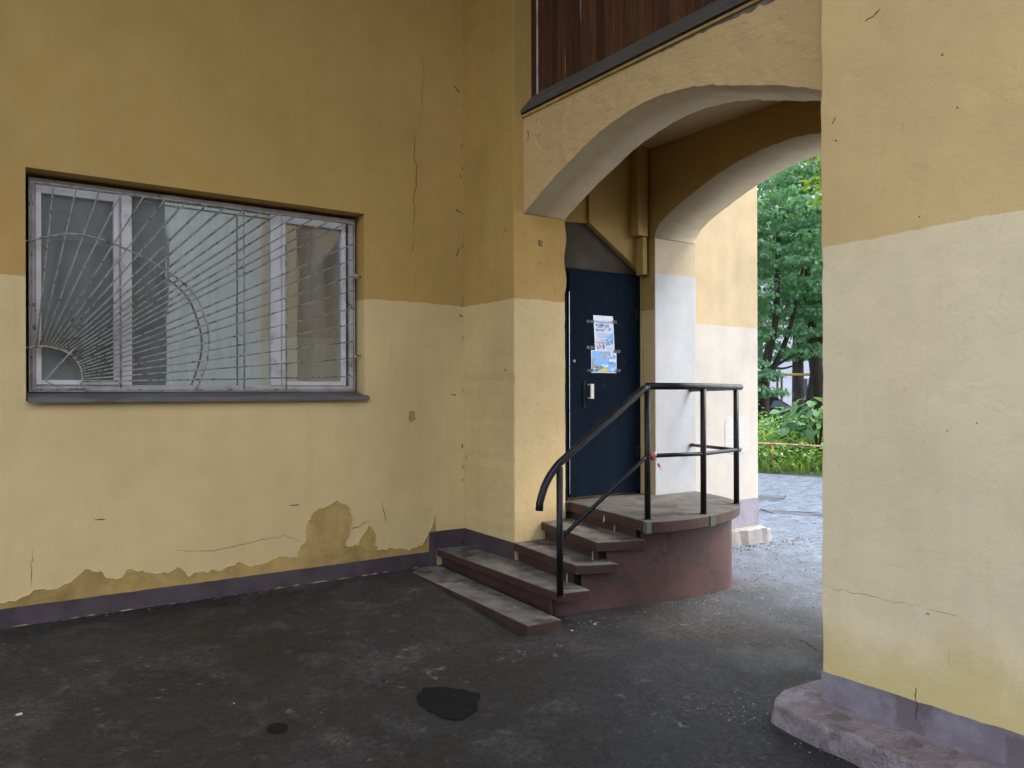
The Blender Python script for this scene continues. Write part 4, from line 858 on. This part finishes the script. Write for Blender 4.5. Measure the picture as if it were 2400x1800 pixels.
# apartment block far behind
ab = thing('apartment_block', (56, 40, 0), 'pale lavender apartment block showing between the maple limbs', 'building')
AW = rough_mat('block_render', (.50, .48, .52), (.58, .56, .60), .3, (.8, .95), .2, .1, 3)
ax = np.array((.57, -.82)); ay = np.array((.82, .57)); ac = np.array((52., 38.))
def ap(a, c, z): q = ac+ax*a+ay*c; return (q[0], q[1], z)
MB().prism([ap(-16, 0, 0), ap(16, 0, 0), ap(16, 10, 0), ap(-16, 10, 0)], [ap(-16, 0, 16), ap(16, 0, 16), ap(16, 10, 16), ap(-16, 10, 16)]).build('wall', AW, ab)
WG = flat('dark_pane', (.06, .07, .09), .15, .6); WF = flat('pane_frame', (.6, .6, .6), .5)
for a in range(-14, 15, 4):
    for zf in range(5):
        zz = 1.2+zf*3
        f_ = MB().prism([ap(a-.8, -.04, zz), ap(a+.8, -.04, zz), ap(a+.8, .05, zz), ap(a-.8, .05, zz)], [ap(a-.8, -.04, zz+1.5), ap(a+.8, -.04, zz+1.5), ap(a+.8, .05, zz+1.5), ap(a-.8, .05, zz+1.5)]).build('window', WF, ab)
        for k in (-1, 1):
            aa = a+k*.37
            MB().prism([ap(aa-.33, -.06, zz+.08), ap(aa+.33, -.06, zz+.08), ap(aa+.33, .0, zz+.08), ap(aa-.33, .0, zz+.08)], [ap(aa-.33, -.06, zz+1.42), ap(aa+.33, -.06, zz+1.42), ap(aa+.33, .0, zz+1.42), ap(aa-.33, .0, zz+1.42)]).build('pane', WG, f_)
# ------------------------------------------------------------ litter
def scrap(x, y, s_, label, long=1.):
    s_ *= .62
    mb = MB(); n_ = 7; z = gz(x, y)
    pts = [(x+s_*long*math.cos(t)*random.uniform(.6, 1.1), y+s_*math.sin(t)*random.uniform(.6, 1.1)) for t in np.linspace(0, 6.28, n_+1)[:-1]]
    mb.prism([(*p, z+.002) for p in pts], [(p[0]+random.gauss(0, .002), p[1], z+.003+random.uniform(0, .006)) for p in pts])
    mb.build('paper_scrap', M_['paper'], origin=(x, y, z), label=label, cat='litter', group='scraps of litter on the paving')
scrap(.24, 4.73, .022, 'crumpled white scrap on dark paving near the left edge', 1.4)
scrap(3.227, 5.36, .016, 'white scrap beside the lowest step near the left wall')
scrap(1.186, 4.283, .009, 'tiny pale scrap on paving above the small tar patch')
scrap(3.70, 4.26, .016, 'pale scrap lying at the red base wall beside the lowest step', 1.6)
scrap(3.47, 4.24, .018, 'torn scrap lying against the right end of the lowest step', 1.3)
scrap(3.05, 2.30, .012, 'round white scrap on the paving near the pillar kerb')
# dark house block added across the court to darken the window reflection
oh = thing('added_dark_house', (-1, -15, -.2), 'dark brick house across the court, mirrored in the barred window', 'building')
MB().box(-16, 14, -20, -15, -.3, 8).build('wall', rough_mat('dark_brick', (.03, .028, .025), (.05, .045, .04), 3), oh)
MB().box(-16.3, 14.3, -20.3, -14.7, 8, 8.25).build('roof', M_['zinc'], oh)
# loose grit gathered along the steps, kerb, footing and out on the wet yard
gp = []
def grit(n, f, smin, smax):
    for _ in range(n):
        x, y = f(); gp.append((x, y, gz(x, y), random.uniform(smin, smax)))
grit(260, lambda: (random.uniform(3.5, 5.4), 4.36+abs(random.gauss(0, .10))*-1+random.uniform(-.02, .02)), .002, .007)
grit(160, lambda: (3.46-abs(random.gauss(0, .06)), random.uniform(1.3, 2.65)), .002, .006)
grit(120, lambda: (random.uniform(3.3, 3.8), 2.70+abs(random.gauss(0, .12))), .002, .008)
grit(240, lambda: (random.uniform(-1, 3.2), WY-.015-abs(random.gauss(0, .03))), .002, .006)
grit(700, lambda: (random.uniform(4.6, 8.5), random.uniform(2.8, 5.2)), .003, .010)
grit(420, lambda: (random.uniform(.2, 4.2), random.uniform(2.2, 5.6)), .0015, .004)
grit(140, lambda: (random.uniform(6.4, 7.7), 5.38-abs(random.gauss(0, .12))), .004, .016)
gm = MB()
for x, y, z, r_ in gp:
    a0 = random.uniform(0, 6.28); v = [(x+r_*math.cos(a0+k*1.57)*random.uniform(.7, 1.3), y+r_*math.sin(a0+k*1.57)*random.uniform(.7, 1.3), z+r_*.2) for k in range(4)]
    gm.add(v+[(x, y, z+r_*random.uniform(.6, 1.1)), (x, y, z-r_*.4)], [(0, 1, 4), (1, 2, 4), (2, 3, 4), (3, 0, 4), (1, 0, 5), (2, 1, 5), (3, 2, 5), (0, 3, 5)], random.choice((0, 0, 1, 2)))
gm.build('grit', [rough_mat('grit_dark', (.05, .048, .045), (.08, .075, .07), 9), rough_mat('grit_grey', (.13, .125, .12), (.18, .17, .16), 9), rough_mat('grit_pale', (.26, .25, .23), (.34, .32, .30), 9)], fix=False, kind='stuff', label='loose grit and small stones scattered on the asphalt', cat='grit')
